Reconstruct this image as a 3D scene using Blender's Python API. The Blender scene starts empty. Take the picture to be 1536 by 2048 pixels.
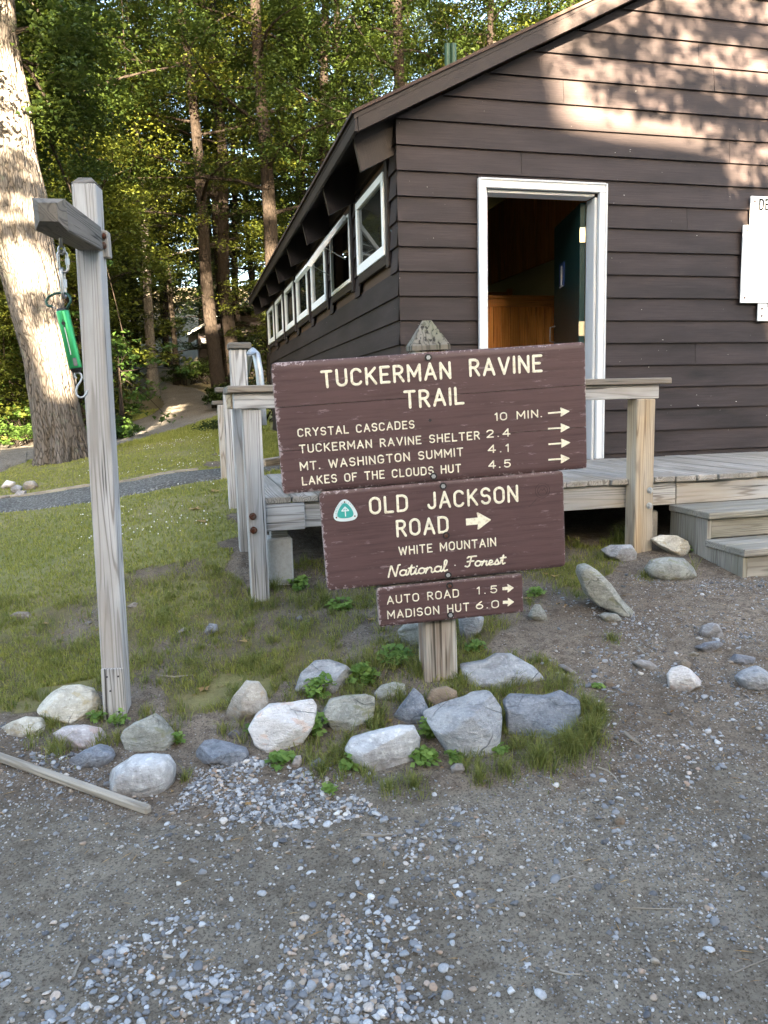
import bpy, math, random
import numpy as np
random.seed(7); RNG = np.random.default_rng(7)
sc = bpy.context.scene
COL = sc.collection
# ------------------------------------------------------------------ camera
F_PX, CX, CY = 1544.0, 768.0, 1024.0
def nrm(v):
    v = np.asarray(v, float); return v / np.linalg.norm(v)
_d1 = nrm([376 - CX, 815 - CY, F_PX]); _d2 = np.array([7050 - CX, 648 - CY, F_PX])
_d2 = nrm(_d2 - _d1 * (_d2 @ _d1)); _d3 = np.cross(_d1, _d2)
R = np.stack([_d2, _d1, -_d3])            # camera (right, down, forward) -> world
EYE = np.array([0, 0, 1.5])
CR, CU, CF = R @ [1, 0, 0], R @ [0, -1, 0], R @ [0, 0, 1]
cam = bpy.data.cameras.new('camera'); cam_o = bpy.data.objects.new('camera', cam); COL.objects.link(cam_o)
from mathutils import Matrix, Vector
M = Matrix.Identity(4)
for i in range(3):
    M[i][0], M[i][1], M[i][2], M[i][3] = CR[i], CU[i], -CF[i], EYE[i]
cam_o.matrix_world = M
cam.sensor_fit = 'VERTICAL'; cam.sensor_height = 36; cam.lens = F_PX / 2048 * 36
cam.clip_start = .05; cam.clip_end = 600
sc.camera = cam_o
# ------------------------------------------------------------------ light
SUN_EL, SUN_AZ = 15.0, 5.0               # elevation; degrees left of straight behind (-Y)
S = np.array([-math.sin(math.radians(SUN_AZ)) * math.cos(math.radians(SUN_EL)),
              -math.cos(math.radians(SUN_AZ)) * math.cos(math.radians(SUN_EL)), math.sin(math.radians(SUN_EL))])
w = bpy.data.worlds.new('World'); sc.world = w; w.use_nodes = True
wn = w.node_tree.nodes; bg = wn['Background']
sky = wn.new('ShaderNodeTexSky'); sky.sky_type = 'NISHITA'; sky.sun_disc = False
sky.sun_elevation = math.radians(SUN_EL)
sky.sun_rotation = math.atan2(S[0], S[1])
sky.air_density = 1.0; sky.dust_density = 3.2; sky.ozone_density = .7
w.node_tree.links.new(sky.outputs[0], bg.inputs[0]); bg.inputs[1].default_value = 0.052
sl = bpy.data.lights.new('sun', 'SUN'); sl.energy = 5.0; sl.angle = math.radians(.53); sl.color = (1, .81, .57)
so = bpy.data.objects.new('sun', sl); COL.objects.link(so)
so.rotation_euler = Vector(S).to_track_quat('Z', 'Y').to_euler()
sc.view_settings.view_transform = 'Standard'; sc.view_settings.look = 'None'
sc.view_settings.exposure = 4.85; sc.view_settings.gamma = 1
sc.cycles.max_bounces = 7; sc.cycles.diffuse_bounces = 4; sc.cycles.glossy_bounces = 3
sc.cycles.transmission_bounces = 5; sc.cycles.transparent_max_bounces = 8
sc.cycles.caustics_reflective = False; sc.cycles.caustics_refractive = False

# ------------------------------------------------------------------ pixel -> world
def ray(px, py): return R @ np.array([px - CX, py - CY, F_PX])
def onY(px, py, Y):
    r = ray(px, py); return EYE + r * (Y / r[1])
def onX(px, py, X):
    r = ray(px, py); return EYE + r * (X / r[0])
def onP(px, py, P0, n):
    r = ray(px, py); return EYE + r * (((P0 - EYE) @ n) / (r @ n))

# ------------------------------------------------------------------ terrain (thin plate spline through measured heights)
CP = np.array([
 (-2,-2,-.02),(0,-2,-.02),(2.5,-2,0),(-2,0,.02),(0,0,.03),(2,0,.05),(4,0,.1),(-.5,1.6,.12),(1.2,1.4,.12),(2.6,1.4,.17),
 (-1.2,2.6,.16),(0,2.3,.18),(.55,2.4,.22),(1.1,2.4,.24),(1.9,2.4,.28),(3,2.4,.38),(4.2,2.4,.40),
 (-.8,3.2,.24),(-.36,3.3,.26),(.3,3.1,.30),(.95,2.95,.34),(1.6,3.0,.37),(2.2,3.2,.45),
 (.28,4.0,.47),(-.8,4.2,.36),(-2,4,.34),(.24,4.5,.66),(.24,5.6,.78),(.24,6.8,.88),(.25,7.9,.90),(-1.0,6,.55),(-1.7,7.8,.62),(-3,7,.58),
 (-1,9.5,.78),(.3,9.5,.95),(-2.3,12,.68),(-1.4,12.2,.80),(-3.5,13,.65),(0,12.5,1.0),
 (1.0,4.0,.5),(1.7,4,.52),(2.55,4,.6),(3.0,3.45,.54),(4,3.4,.52),(6,3.4,.5),(1.0,5,.6),(2.5,5.5,.62),(1.5,8,.85),(5,6,.6),(1.5,14,1.05),(6,14,1.0),
 (-2.2,20,.82),(.6,19,1.15),(-2.1,26,1.25),(0,26,1.5),(1.2,26,1.75),(-1.5,35,2.5),(1,35,2.75),(-7,16,.6),(-8,26,1.2),(8,26,2.0),(-12,12,.6),(-14,35,3),(14,35,3.2),
 (0,60,7),(-30,60,6),(30,60,7),(0,90,14),(-40,90,13),(40,90,14),(25,10,.6),(-25,5,.2),(0,-10,0),(25,-15,0),(-25,-15,-.3),(10,3,.5),(-8,2,.2),(-6,-5,0)], float)
def _tps(d): return np.where(d > 1e-9, d * d * np.log(np.maximum(d, 1e-9)), 0)
_n = len(CP); _D = np.hypot(CP[:, None, 0] - CP[None, :, 0], CP[:, None, 1] - CP[None, :, 1])
_A = np.zeros((_n + 3, _n + 3)); _A[:_n, :_n] = _tps(_D) + np.eye(_n) * .02
_A[:_n, _n] = 1; _A[:_n, _n + 1:] = CP[:, :2]; _A[_n, :_n] = 1; _A[_n + 1:, :_n] = CP[:, :2].T
_W = np.linalg.solve(_A, np.r_[CP[:, 2], 0, 0, 0])
def lattice(seed):
    return np.random.default_rng(seed).random((256, 256))
_L = [lattice(i) for i in range(4)]
def vnoise(x, y, s=1.0, k=0):
    x = np.asarray(x, float) / s + 91.3; y = np.asarray(y, float) / s + 37.7
    xi = np.floor(x).astype(int); yi = np.floor(y).astype(int); fx = x - xi; fy = y - yi
    fx = fx * fx * (3 - 2 * fx); fy = fy * fy * (3 - 2 * fy); T = _L[k % 4]
    g = lambda a, b: T[a % 256, b % 256]
    return (g(xi, yi) * (1 - fx) + g(xi + 1, yi) * fx) * (1 - fy) + (g(xi, yi + 1) * (1 - fx) + g(xi + 1, yi + 1) * fx) * fy
def fbm(x, y, s, k=0, o=4):
    t = 0; a = .5
    for i in range(o): t = t + a * vnoise(x, y, s / 2 ** i, k + i); a *= .5
    return t
def gz0(x, y):
    x = np.asarray(x, float); y = np.asarray(y, float); sh = np.broadcast(x, y).shape
    X = np.broadcast_to(x, sh).ravel(); Y = np.broadcast_to(y, sh).ravel(); out = np.zeros(X.size)
    for i in range(0, X.size, 20000):
        xx = X[i:i + 20000]; yy = Y[i:i + 20000]
        out[i:i + 20000] = _tps(np.hypot(xx[:, None] - CP[:, 0], yy[:, None] - CP[:, 1])) @ _W[:_n] + _W[_n] + _W[_n + 1] * xx + _W[_n + 2] * yy
    return out.reshape(sh)
def gz(x, y):
    x = np.asarray(x, float); y = np.asarray(y, float)
    return gz0(x, y) + (fbm(x, y, .5, 0, 4) - .47) * .035 + (vnoise(x, y, .09, 2) - .5) * .012
def at(px, py, dz=0.0):
    r = ray(px, py); lo, hi = .5, 100.0
    ts = np.concatenate([np.linspace(.6, 12, 500), np.linspace(12, 70, 400)[1:]]) / r[1]
    P = EYE[None] + r[None] * ts[:, None]
    d = P[:, 2] - (gz(P[:, 0], P[:, 1]) + dz)
    k = np.argmax(d < 0)
    if d[k] >= 0: k = len(ts) - 1
    a, b = d[max(k - 1, 0)], d[k]; f = a / (a - b) if a != b else 0
    return P[max(k - 1, 0)] * (1 - f) + P[k] * f

# ------------------------------------------------------------------ materials
MATS = {}
def new_mat(name):
    m = bpy.data.materials.new(name); m.use_nodes = True
    nt = m.node_tree; b = nt.nodes['Principled BSDF']; MATS[name] = m
    return m, nt, b
class NT:
    def __init__(s, nt): s.t = nt; s.l = nt.links
    def n(s, typ, **kw):
        x = s.t.nodes.new('ShaderNode' + typ)
        for k, v in kw.items(): setattr(x, k, v)
        return x
    def set(s, sock, v):
        if isinstance(v, bpy.types.NodeSocket): s.l.new(v, sock)
        elif isinstance(v, (tuple, list)) and len(v) == 3 and sock.type == 'RGBA': sock.default_value = (*v, 1)
        else: sock.default_value = v
    def attr(s, name): return s.n('Attribute', attribute_name=name)
    def noise(s, vec=None, scale=5, detail=6, rough=.6, dist=0):
        x = s.n('TexNoise'); x.inputs['Scale'].default_value = scale; x.inputs['Detail'].default_value = detail
        x.inputs['Roughness'].default_value = rough; x.inputs['Distortion'].default_value = dist
        if vec is not None: s.l.new(vec, x.inputs['Vector'])
        return x.outputs['Fac']
    def vor(s, vec=None, scale=5, feature='F1', out='Distance'):
        x = s.n('TexVoronoi', feature=feature); x.inputs['Scale'].default_value = scale
        if vec is not None: s.l.new(vec, x.inputs['Vector'])
        return x.outputs[out]
    def map(s, vec, scale=(1, 1, 1), loc=(0, 0, 0)):
        x = s.n('Mapping'); s.l.new(vec, x.inputs['Vector']); x.inputs['Scale'].default_value = scale; x.inputs['Location'].default_value = loc
        return x.outputs[0]
    def ramp(s, fac, stops):
        x = s.n('ValToRGB'); s.l.new(fac, x.inputs[0]); e = x.color_ramp.elements
        while len(e) < len(stops): e.new(.5)
        for i, (p, c) in enumerate(stops):
            e[i].position = p; c = (c, c, c) if isinstance(c, (int, float)) else c; e[i].color = (*c, 1)
        return x.outputs[0]
    def mix(s, fac, a, b, mode='MIX'):
        x = s.n('MixRGB', blend_type=mode); s.set(x.inputs[0], fac); s.set(x.inputs[1], a); s.set(x.inputs[2], b)
        return x.outputs[0]
    def math(s, op, a, b=0.0, clamp=False):
        x = s.n('Math', operation=op, use_clamp=clamp); s.set(x.inputs[0], a); s.set(x.inputs[1], b); return x.outputs[0]
    def bump(s, h, strength=.4, dist=.01):
        x = s.n('Bump'); x.inputs['Strength'].default_value = strength; x.inputs['Distance'].default_value = dist
        s.l.new(h, x.inputs['Height']); return x.outputs[0]
def fin(b, N, col=None, rough=None, nor=None, spec=None, metal=None):
    if col is not None: N.set(b.inputs['Base Color'], col)
    if rough is not None: N.set(b.inputs['Roughness'], rough)
    if nor is not None: N.l.new(nor, b.inputs['Normal'])
    if spec is not None: b.inputs['Specular IOR Level'].default_value = spec
    if metal is not None: b.inputs['Metallic'].default_value = metal

def wood_mat(name, light, dark, tint=None, tintamt=.3, rough=.85, crk=.33):
    """Weathered timber; grain runs along gco.x"""
    m, nt, b = new_mat(name); N = NT(nt); g = N.attr('gco').outputs['Vector']
    rn = N.noise(N.map(g, (.45, 11, 11)), 1, 2, .4)
    ring = N.math('ADD', N.math('MULTIPLY', N.math('SINE', N.math('MULTIPLY', rn, 95)), .5), .5)
    fine = N.noise(N.map(g, (5, 230, 230)), 1, 4, .7)
    blot = N.noise(N.map(g, (1.4, 5, 5)), 1, 4, .6)
    k = N.math('ADD', N.math('MULTIPLY', N.ramp(ring, [(0, 0), (.22, .8), (1, 1)]), .48), N.math('MULTIPLY', fine, .50))
    c = N.ramp(k, [(.15, dark), (.5, [.5 * (x + y) for x, y in zip(light, dark)]), (.8, light)])
    c = N.mix(N.ramp(blot, [(.42, 0), (.62, .75)]), c, [x * .55 for x in light])
    if tint: c = N.mix(N.ramp(N.noise(N.map(g, (1.1, 7, 7), (3, 1, 5)), 1, 3, .6), [(.40, 0), (.66, tintamt * 2)]), c, tint)
    crack = N.ramp(N.noise(N.map(g, (1.6, 75, 75), (9, 2, 1)), 1, 2, .5), [(crk - .07, 1), (crk, 0)])
    c = N.mix(N.math('MULTIPLY', crack, .85), c, [x * .25 for x in dark])
    h = N.math('SUBTRACT', k, N.math('MULTIPLY', crack, .7))
    fin(b, N, c, rough, N.bump(h, .55, .004), .25)
    return m
W_GREY = wood_mat('weathered_grey_wood', (.46, .45, .44), (.12, .108, .10), (.36, .30, .23), .3, .85, .36)
W_PALE = wood_mat('weathered_pale_wood', (.56, .56, .565), (.13, .122, .12), (.30, .26, .22), .3, .85, .37)
W_TAN = wood_mat('tan_wood', (.52, .40, .26), (.17, .10, .05), (.40, .37, .32), .35)
W_DECK = wood_mat('deck_wood', (.42, .39, .35), (.13, .112, .095), (.16, .14, .10), .25)
W_CAP = wood_mat('brown_grey_cap_wood', (.30, .27, .235), (.09, .078, .066), (.20, .16, .12), .3)
W_STEP = wood_mat('step_wood', (.36, .335, .29), (.13, .115, .095), (.13, .125, .08), .25)
W_DARK = wood_mat('dark_weathered_wood', (.20, .175, .15), (.065, .055, .048), (.13, .13, .12), .3)
W_PINE = wood_mat('knotty_pine', (.72, .31, .08), (.42, .15, .035), (.50, .18, .04), .3, .45)
W_END = wood_mat('timber_edging', (.36, .325, .27), (.17, .145, .115), (.2, .17, .14), .3)

def paint_mat(name, col, var=.25, rough=.5, fleck=.0, grain=.3):
    m, nt, b = new_mat(name); N = NT(nt); g = N.attr('gco').outputs['Vector']
    n1 = N.noise(N.map(g, (1.3, 6, 6)), 1, 5, .62); n2 = N.noise(N.map(g, (3, 140, 140)), 1, 4, .7)
    c = N.mix(N.ramp(n1, [(.3, 0), (.7, 1)]), [x * (1 - var) for x in col], [min(1, x * (1 + var)) for x in col])
    c = N.mix(N.math('MULTIPLY', N.ramp(n2, [(.35, 1), (.6, 0)]), grain), c, [x * .55 for x in col])
    if fleck:
        fl = N.ramp(N.noise(N.map(g, (30, 48, 48)), 1, 3, .6), [(.765 - .01 * fleck, 0), (.775 - .01 * fleck, 1)])
        c = N.mix(fl, c, (.55, .53, .5))
    fin(b, N, c, rough, N.bump(N.math('ADD', n2, N.math('MULTIPLY', n1, .7)), .5, .004), .22)
    return m
SIDING = paint_mat('brown_siding_paint', (.0325, .0238, .0236), .55, .6, 1.9, .6)
SIDING_SIDE = SIDING
TRIMB = paint_mat('brown_trim_paint', (.024, .017, .016), .25, .5)
WHITE = paint_mat('white_trim_paint', (.60, .61, .62), .05, .45, 0, .05)
WINW = paint_mat('white_window_paint', (.82, .81, .77), .05, .5, 0, .05)
CREAM = paint_mat('cream_wall_paint', (.50, .38, .20), .06, .6, 0, .03)
TEAL = paint_mat('teal_door_paint', (.009, .032, .031), .15, .4, 0, .05)
PIPEG = paint_mat('green_pipe_paint', (.018, .045, .028), .15, .45, 0, .05)
SHINGLE = paint_mat('brown_shingles', (.075, .05, .04), .4, .9, 0, .3)
CONC, nt, b = new_mat('concrete'); N = NT(nt); o = N.n('TexCoord').outputs['Object']
fin(b, N, N.mix(N.noise(o, 60, 5, .7), (.25, .235, .21), (.5, .48, .45)), .95, N.bump(N.noise(o, 150, 4, .7), .5, .004))
def metal_mat(name, col, rough=.4, metal=1.0, rust=0):
    m, nt, b = new_mat(name); N = NT(nt); o = N.n('TexCoord').outputs['Object']
    n = N.noise(o, 60, 4, .6); c = N.mix(n, [x * .7 for x in col], col)
    if rust: c = N.mix(N.ramp(n, [(.4, 1), (.62, 0)]), c, (.12, .035, .015))
    fin(b, N, c, rough, N.bump(n, .1, .002), None, metal); return m
GALV = metal_mat('galvanised_steel', (.50, .52, .54), .5, .75)
STEEL = metal_mat('worn_steel', (.42, .41, .40), .4)
RUST = metal_mat('rusty_bolt', (.16, .12, .1), .6, .7, 1)
BLACKM = metal_mat('dark_bolt', (.05, .05, .055), .45, .6)
GREENM = metal_mat('green_anodised', (.035, .34, .115), .32, .55)
DGREEN = metal_mat('dark_green_ring', (.02, .075, .05), .5, .3)
BRASS = metal_mat('hinge_metal', (.6, .55, .42), .35)
def flat_mat(name, col, rough=.6, var=.1):
    m, nt, b = new_mat(name); N = NT(nt); o = N.n('TexCoord').outputs['Object']
    n = N.noise(o, 30, 5, .65); fin(b, N, N.mix(n, [x * (1 - var) for x in col], [min(1, x * (1 + var)) for x in col]), rough); return m
BLACKP = flat_mat('black_plastic', (.012, .012, .013), .5)
GREYP = flat_mat('grey_label', (.11, .12, .115), .5)
SIGNW = flat_mat('sign_white', (.78, .78, .76), .5, .04)
SIGNINK = flat_mat('sign_ink', (.004, .004, .004), .6)
NOTICEB = flat_mat('notice_grey_ink', (.02, .021, .021), .6)
BLUE = flat_mat('blue_plate', (.02, .06, .22), .4)
BADGEW = flat_mat('badge_white', (.60, .68, .70), .45, .06)
BADGET = flat_mat('badge_teal', (.04, .33, .30), .45, .12)
BADGEI = flat_mat('badge_ink', (.12, .30, .32), .5)
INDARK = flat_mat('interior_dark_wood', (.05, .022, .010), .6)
# sign board paint with wear near the edges
SBROWN, nt, b = new_mat('maroon_sign_paint'); N = NT(nt); g = N.attr('gco').outputs['Vector']; wr = N.attr('wear').outputs['Fac']
n1 = N.noise(N.map(g, (3, 60, 60)), 1, 5, .68); n2 = N.noise(g, 5, 5, .6)
c = N.mix(n2, (.070, .039, .040), (.108, .062, .062))
c = N.mix(N.ramp(n1, [(.30, .55), (.52, 0)]), c, (.034, .018, .018))
sc1 = N.ramp(N.noise(N.map(g, (9, 46, 46)), 1, 6, .75), [(.60, 0), (.66, 1)])
c = N.mix(N.math('MULTIPLY', sc1, .8), c, (.22, .16, .165))
wm = N.math('ADD', wr, N.math('MULTIPLY', N.math('SUBTRACT', N.noise(g, 55, 6, .72), .5), 1.35))
c = N.mix(N.ramp(wm, [(.56, 0), (.64, .9)]), c, (.34, .28, .29))
fin(b, N, c, .48, N.bump(N.math('ADD', n1, N.math('MULTIPLY', sc1, -.4)), .4, .003), .35)
SEDGE, nt, b = new_mat('worn_sign_edge'); N = NT(nt); g = N.attr('gco').outputs['Vector']
fin(b, N, N.mix(N.ramp(N.noise(g, 40, 6, .7), [(.42, 0), (.6, 1)]), (.06, .035, .032), (.28, .25, .22)), .8)
LETTER, nt, b = new_mat('cream_letter_paint'); N = NT(nt); o = N.n('TexCoord').outputs['Object']
fin(b, N, N.mix(N.ramp(N.noise(o, 90, 5, .7), [(.30, 0), (.52, 1)]), (.50, .43, .30), (.80, .755, .60)), .55)
GROOVE = flat_mat('carved_groove', (.028, .016, .016), .8)
for m_ in (SIGNINK, NOTICEB): m_.node_tree.nodes['Principled BSDF'].inputs['Specular IOR Level'].default_value = 0
# glass pane: real fresnel reflection over a see-through pane
GLASS, nt, b = new_mat('window_glass'); N = NT(nt)
nt.nodes.remove(b); tr = N.n('BsdfTransparent'); gl = N.n('BsdfGlossy'); gl.inputs['Roughness'].default_value = .01
tr.inputs[0].default_value = (.55, .60, .56, 1)
fr = N.n('Fresnel'); fr.inputs[0].default_value = 1.75; mx = N.n('MixShader')
N.l.new(fr.outputs[0], mx.inputs[0]); N.l.new(tr.outputs[0], mx.inputs[1]); N.l.new(gl.outputs[0], mx.inputs[2])
df_ = N.n('BsdfDiffuse'); df_.inputs[0].default_value = (.045, .045, .036, 1); mx2 = N.n('MixShader'); mx2.inputs[0].default_value = .45
N.l.new(tr.outputs[0], mx2.inputs[1]); N.l.new(df_.outputs[0], mx2.inputs[2]); N.l.new(mx2.outputs[0], mx.inputs[1])
N.l.new(mx.outputs[0], nt.nodes['Material Output'].inputs[0])

def leaf_mat(name, a, bcol, trans=.38, sheen=.6):
    m, nt, b = new_mat(name); N = NT(nt); ca = N.attr('col').outputs['Fac']
    oi = N.n('ObjectInfo').outputs['Random']
    c = N.mix(ca, a, bcol); c = N.mix(N.math('MULTIPLY', oi, .35), c, [x * .7 for x in a])
    fin(b, N, c, sheen, None, .3)
    t = N.n('BsdfTranslucent'); N.l.new(N.mix(.5, c, [bcol[0] * 1.5, bcol[1] * 1.35, bcol[2]]), t.inputs[0])
    mx = N.n('MixShader'); mx.inputs[0].default_value = trans
    N.l.new(b.outputs[0], mx.inputs[1]); N.l.new(t.outputs[0], mx.inputs[2]); N.l.new(mx.outputs[0], nt.nodes['Material Output'].inputs[0])
    return m
LEAF = leaf_mat('maple_leaves', (.011, .027, .0045), (.042, .062, .008))
LEAFB = leaf_mat('beech_leaves', (.018, .034, .0045), (.105, .118, .014))
LEAFD = leaf_mat('hemlock_needles', (.008, .019, .006), (.020, .036, .009), .2)
SHRUBL = leaf_mat('shrub_leaves', (.025, .060, .009), (.060, .105, .018), .4)
GRASSM = leaf_mat('grass_blades', (.11, .155, .026), (.38, .36, .10), .35)
GRASSD = leaf_mat('dark_grass_blades', (.065, .11, .022), (.31, .30, .095), .3)
WEEDM = leaf_mat('weed_leaves', (.085, .16, .03), (.22, .33, .075), .35)
DRYL = leaf_mat('dry_leaves', (.20, .10, .035), (.42, .28, .12), .15)
CLOV = flat_mat('clover_flower', (.75, .74, .68), .7, .05)
def bark_mat(name, a, bcol, sc_=1.0, lichen=None):
    m, nt, b = new_mat(name); N = NT(nt); o = N.attr('gco').outputs['Vector']
    n1 = N.noise(N.map(o, (4.5 * sc_, 38 * sc_, 38 * sc_)), 1, 6, .72); n2 = N.noise(o, 2.2 * sc_, 5, .6)
    v = N.vor(N.mix(.06, N.map(o, (5.5 * sc_, 38 * sc_, 38 * sc_)), N.n('TexNoise').outputs['Color'], 'ADD'), 1, 'DISTANCE_TO_EDGE')
    c = N.mix(n1, a, bcol)
    c = N.mix(N.ramp(n2, [(.4, 0), (.65, .6)]), c, [x * .72 for x in bcol])
    c = N.mix(N.ramp(v, [(.0, .75), (.14, 0)]), c, [x * .4 for x in a])
    if lichen: c = N.mix(N.ramp(N.noise(o, 5, 5, .7), [(.57, 0), (.68, .55)]), c, lichen)
    fin(b, N, c, .95, N.bump(N.math('ADD', n1, N.math('MULTIPLY', N.ramp(v, [(0, 0), (.15, 1)]), .9)), .8, .025), .1); return m
BARK = bark_mat('maple_bark', (.085, .072, .062), (.20, .182, .165), 1.0, (.16, .18, .14))
BARKD = bark_mat('forest_bark', (.014, .011, .0085), (.040, .031, .025), 1.0)
BARKG = bark_mat('grey_bark', (.034, .028, .022), (.090, .074, .060), 1.0)

def rock_mat(name, a, bcol, c3, spots=.4, vein=None, ks=None):
    m, nt, b = new_mat(name); N = NT(nt); ks = ks or (.7 + .13 * (len(MATS) * 5 % 9)); o = N.map(N.n('TexCoord').outputs['Object'], (ks,) * 3)
    n1 = N.noise(o, 7, 7, .65, .6); n2 = N.noise(o, 55, 6, .72); n3 = N.noise(N.map(o, (6, 6, 26)), 1, 6, .7, .8)
    c = N.mix(N.ramp(n1, [(.35, 0), (.65, 1)]), a, bcol)
    c = N.mix(N.ramp(n2, [(.52, 0), (.66, spots)]), c, c3)
    c = N.mix(N.ramp(n2, [(.30, .65), (.42, 0)]), c, [x * .35 for x in a])
    c = N.mix(N.ramp(n3, [(.36, .5), (.47, 0)]), c, [x * .5 for x in a])
    if vein: c = N.mix(N.ramp(N.noise(N.map(o, (5, 5, 12), (4, 2, 7)), 1, 5, .6, 1.2), [(.56, 0), (.63, .7)]), c, vein)
    wv_ = N.mix(.12, o, N.noise(o, 5, 3, .5), 'ADD'); ck = N.ramp(N.vor(wv_, 3.6, 'DISTANCE_TO_EDGE'), [(.0, .6), (.010, 0)]); ck = N.math('MULTIPLY', ck, N.ramp(N.noise(o, 3.5, 2, .5), [(.46, 0), (.56, 1)]))
    c = N.mix(N.math('MULTIPLY', ck, .8), c, [x * .3 for x in a])
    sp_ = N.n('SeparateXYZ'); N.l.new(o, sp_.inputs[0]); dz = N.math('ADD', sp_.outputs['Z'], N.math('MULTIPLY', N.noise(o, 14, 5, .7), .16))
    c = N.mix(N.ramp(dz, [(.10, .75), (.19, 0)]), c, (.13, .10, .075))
    h = N.math('SUBTRACT', N.math('ADD', N.math('MULTIPLY', n1, .0), 0), N.math('MULTIPLY', ck, .6)); h = N.math('ADD', h, N.math('ADD', N.math('MULTIPLY', n1, .8), N.math('MULTIPLY', n2, .35))); h = N.math('ADD', h, N.math('MULTIPLY', n3, .7))
    fin(b, N, c, .85, N.bump(h, 1.0, .03), .2); return m
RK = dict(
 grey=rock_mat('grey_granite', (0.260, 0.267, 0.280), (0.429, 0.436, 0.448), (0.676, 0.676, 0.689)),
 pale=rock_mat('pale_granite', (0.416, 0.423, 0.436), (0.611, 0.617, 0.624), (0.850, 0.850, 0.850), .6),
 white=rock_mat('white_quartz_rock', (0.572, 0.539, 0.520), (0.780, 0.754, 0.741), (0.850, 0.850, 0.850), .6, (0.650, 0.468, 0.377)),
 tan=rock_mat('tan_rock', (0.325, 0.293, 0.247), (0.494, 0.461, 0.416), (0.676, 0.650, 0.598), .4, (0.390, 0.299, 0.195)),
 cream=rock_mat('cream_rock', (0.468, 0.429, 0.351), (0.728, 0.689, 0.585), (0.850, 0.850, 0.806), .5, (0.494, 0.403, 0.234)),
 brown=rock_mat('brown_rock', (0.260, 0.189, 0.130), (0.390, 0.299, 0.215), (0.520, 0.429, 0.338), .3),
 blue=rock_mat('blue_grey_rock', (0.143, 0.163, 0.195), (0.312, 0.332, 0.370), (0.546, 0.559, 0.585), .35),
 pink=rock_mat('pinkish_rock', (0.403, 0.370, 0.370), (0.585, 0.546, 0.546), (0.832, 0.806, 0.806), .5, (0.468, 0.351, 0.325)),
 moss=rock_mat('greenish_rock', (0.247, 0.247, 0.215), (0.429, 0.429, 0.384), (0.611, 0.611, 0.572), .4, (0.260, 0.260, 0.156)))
# pebbles: colour per stone
PEB, nt, b = new_mat('pebble_mix'); N = NT(nt); o = N.n('TexCoord').outputs['Object']
pc = N.ramp(N.attr('col').outputs['Fac'], [(0, (.065, .067, .073)), (.25, (.16, .167, .178)), (.55, (.275, .285, .297)), (.80, (.47, .475, .48)), (.88, (.30, .25, .19)), (.94, (.32, .22, .15)), (1, (.62, .60, .56))])
fin(b, N, N.mix(N.ramp(N.noise(o, 160, 4, .7), [(.4, .35), (.6, 0)]), pc, (.14, .14, .15)), .72, N.bump(N.noise(o, 120, 4, .7), .3, .003), .3)
# ground
GROUND, nt, b = new_mat('ground_soil'); N = NT(nt); o = N.n('TexCoord').outputs['Object']
ga = N.attr('grass').outputs['Fac']; gr = N.attr('grit').outputs['Fac']; ms = N.attr('moss').outputs['Fac']
n1 = N.noise(o, 1.6, 6, .65); n2 = N.noise(o, 22, 7, .72); n3 = N.noise(o, 120, 5, .75); v1 = N.vor(o, 95, 'F1'); v2 = N.vor(o, 95, 'F1', 'Color')
dirt = N.mix(N.ramp(n1, [(.35, 0), (.65, 1)]), (.138, .110, .083), (.235, .192, .148))
dirt = N.mix(N.ramp(n2, [(.36, .75), (.55, 0)]), dirt, (.070, .052, .038))
pk = N.mix(N.ramp(n1, [(.35, 0), (.62, 1)]), (.125, .105, .081), (.225, .196, .156))
pk = N.mix(N.ramp(n2, [(.36, .65), (.55, 0)]), pk, (.075, .061, .046))
c = N.mix(gr, dirt, pk)
cellv = N.ramp(v2, [(.74, 0), (.76, 1)])
spk = N.math('MULTIPLY', cellv, N.ramp(v1, [(.22, 1), (.34, 0)]))
c = N.mix(N.math('MULTIPLY', spk, .55), c, N.mix(n3, (.30, .305, .32), (.62, .61, .60)))
c = N.mix(N.ramp(n3, [(.38, .85), (.5, 0)]), c, (.040, .031, .023))
gs = N.mix(N.ramp(n2, [(.3, 0), (.7, 1)]), (.10, .11, .032), (.23, .215, .085))
pt_ = N.mix(N.ramp(n2, [(.3, 0), (.7, 1)]), (.075, .060, .034), (.17, .14, .075)); pt_ = N.mix(N.ramp(N.noise(o, 5, 5, .65), [(.45, 0), (.62, .8)]), pt_, (.10, .095, .035))
gs = N.mix(N.ramp(N.noise(o, .8, 5, .6), [(.42, 0), (.62, .55)]), gs, (.24, .20, .11))
gs = N.mix(N.ramp(ga, [(.80, 0), (.97, 1)]), pt_, gs)
c = N.mix(N.ramp(N.math('ADD', ga, N.math('MULTIPLY', N.math('SUBTRACT', n2, .5), 1.7)), [(.35, 0), (.70, 1)]), c, gs)
c = N.mix(N.ramp(N.math('ADD', ms, N.math('MULTIPLY', N.math('SUBTRACT', n2, .5), .9)), [(.45, 0), (.7, .75)]), c, (.12, .105, .03))
h = N.math('ADD', N.math('ADD', N.math('MULTIPLY', n2, 1.0), N.math('MULTIPLY', n3, .4)), N.math('MULTIPLY', spk, .5))
fin(b, N, c, .95, N.bump(h, .8, .014), .15)
def path_mat(name, a, bcol, sp):
    m, nt, b = new_mat(name); N = NT(nt); o = N.n('TexCoord').outputs['Object']
    n1 = N.noise(o, 1.1, 6, .65); n2 = N.noise(o, 40, 6, .75); v = N.vor(o, 70, 'F1', 'Color')
    c = N.mix(N.ramp(n1, [(.35, 0), (.65, 1)]), a, bcol); c = N.mix(N.ramp(n2, [(.35, .7), (.55, 0)]), c, [x * .45 for x in a])
    c = N.mix(N.ramp(v, [(.6, 0), (.75, .6)]), c, sp)
    fin(b, N, c, .95, N.bump(n2, .7, .02), .15); return m
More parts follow.
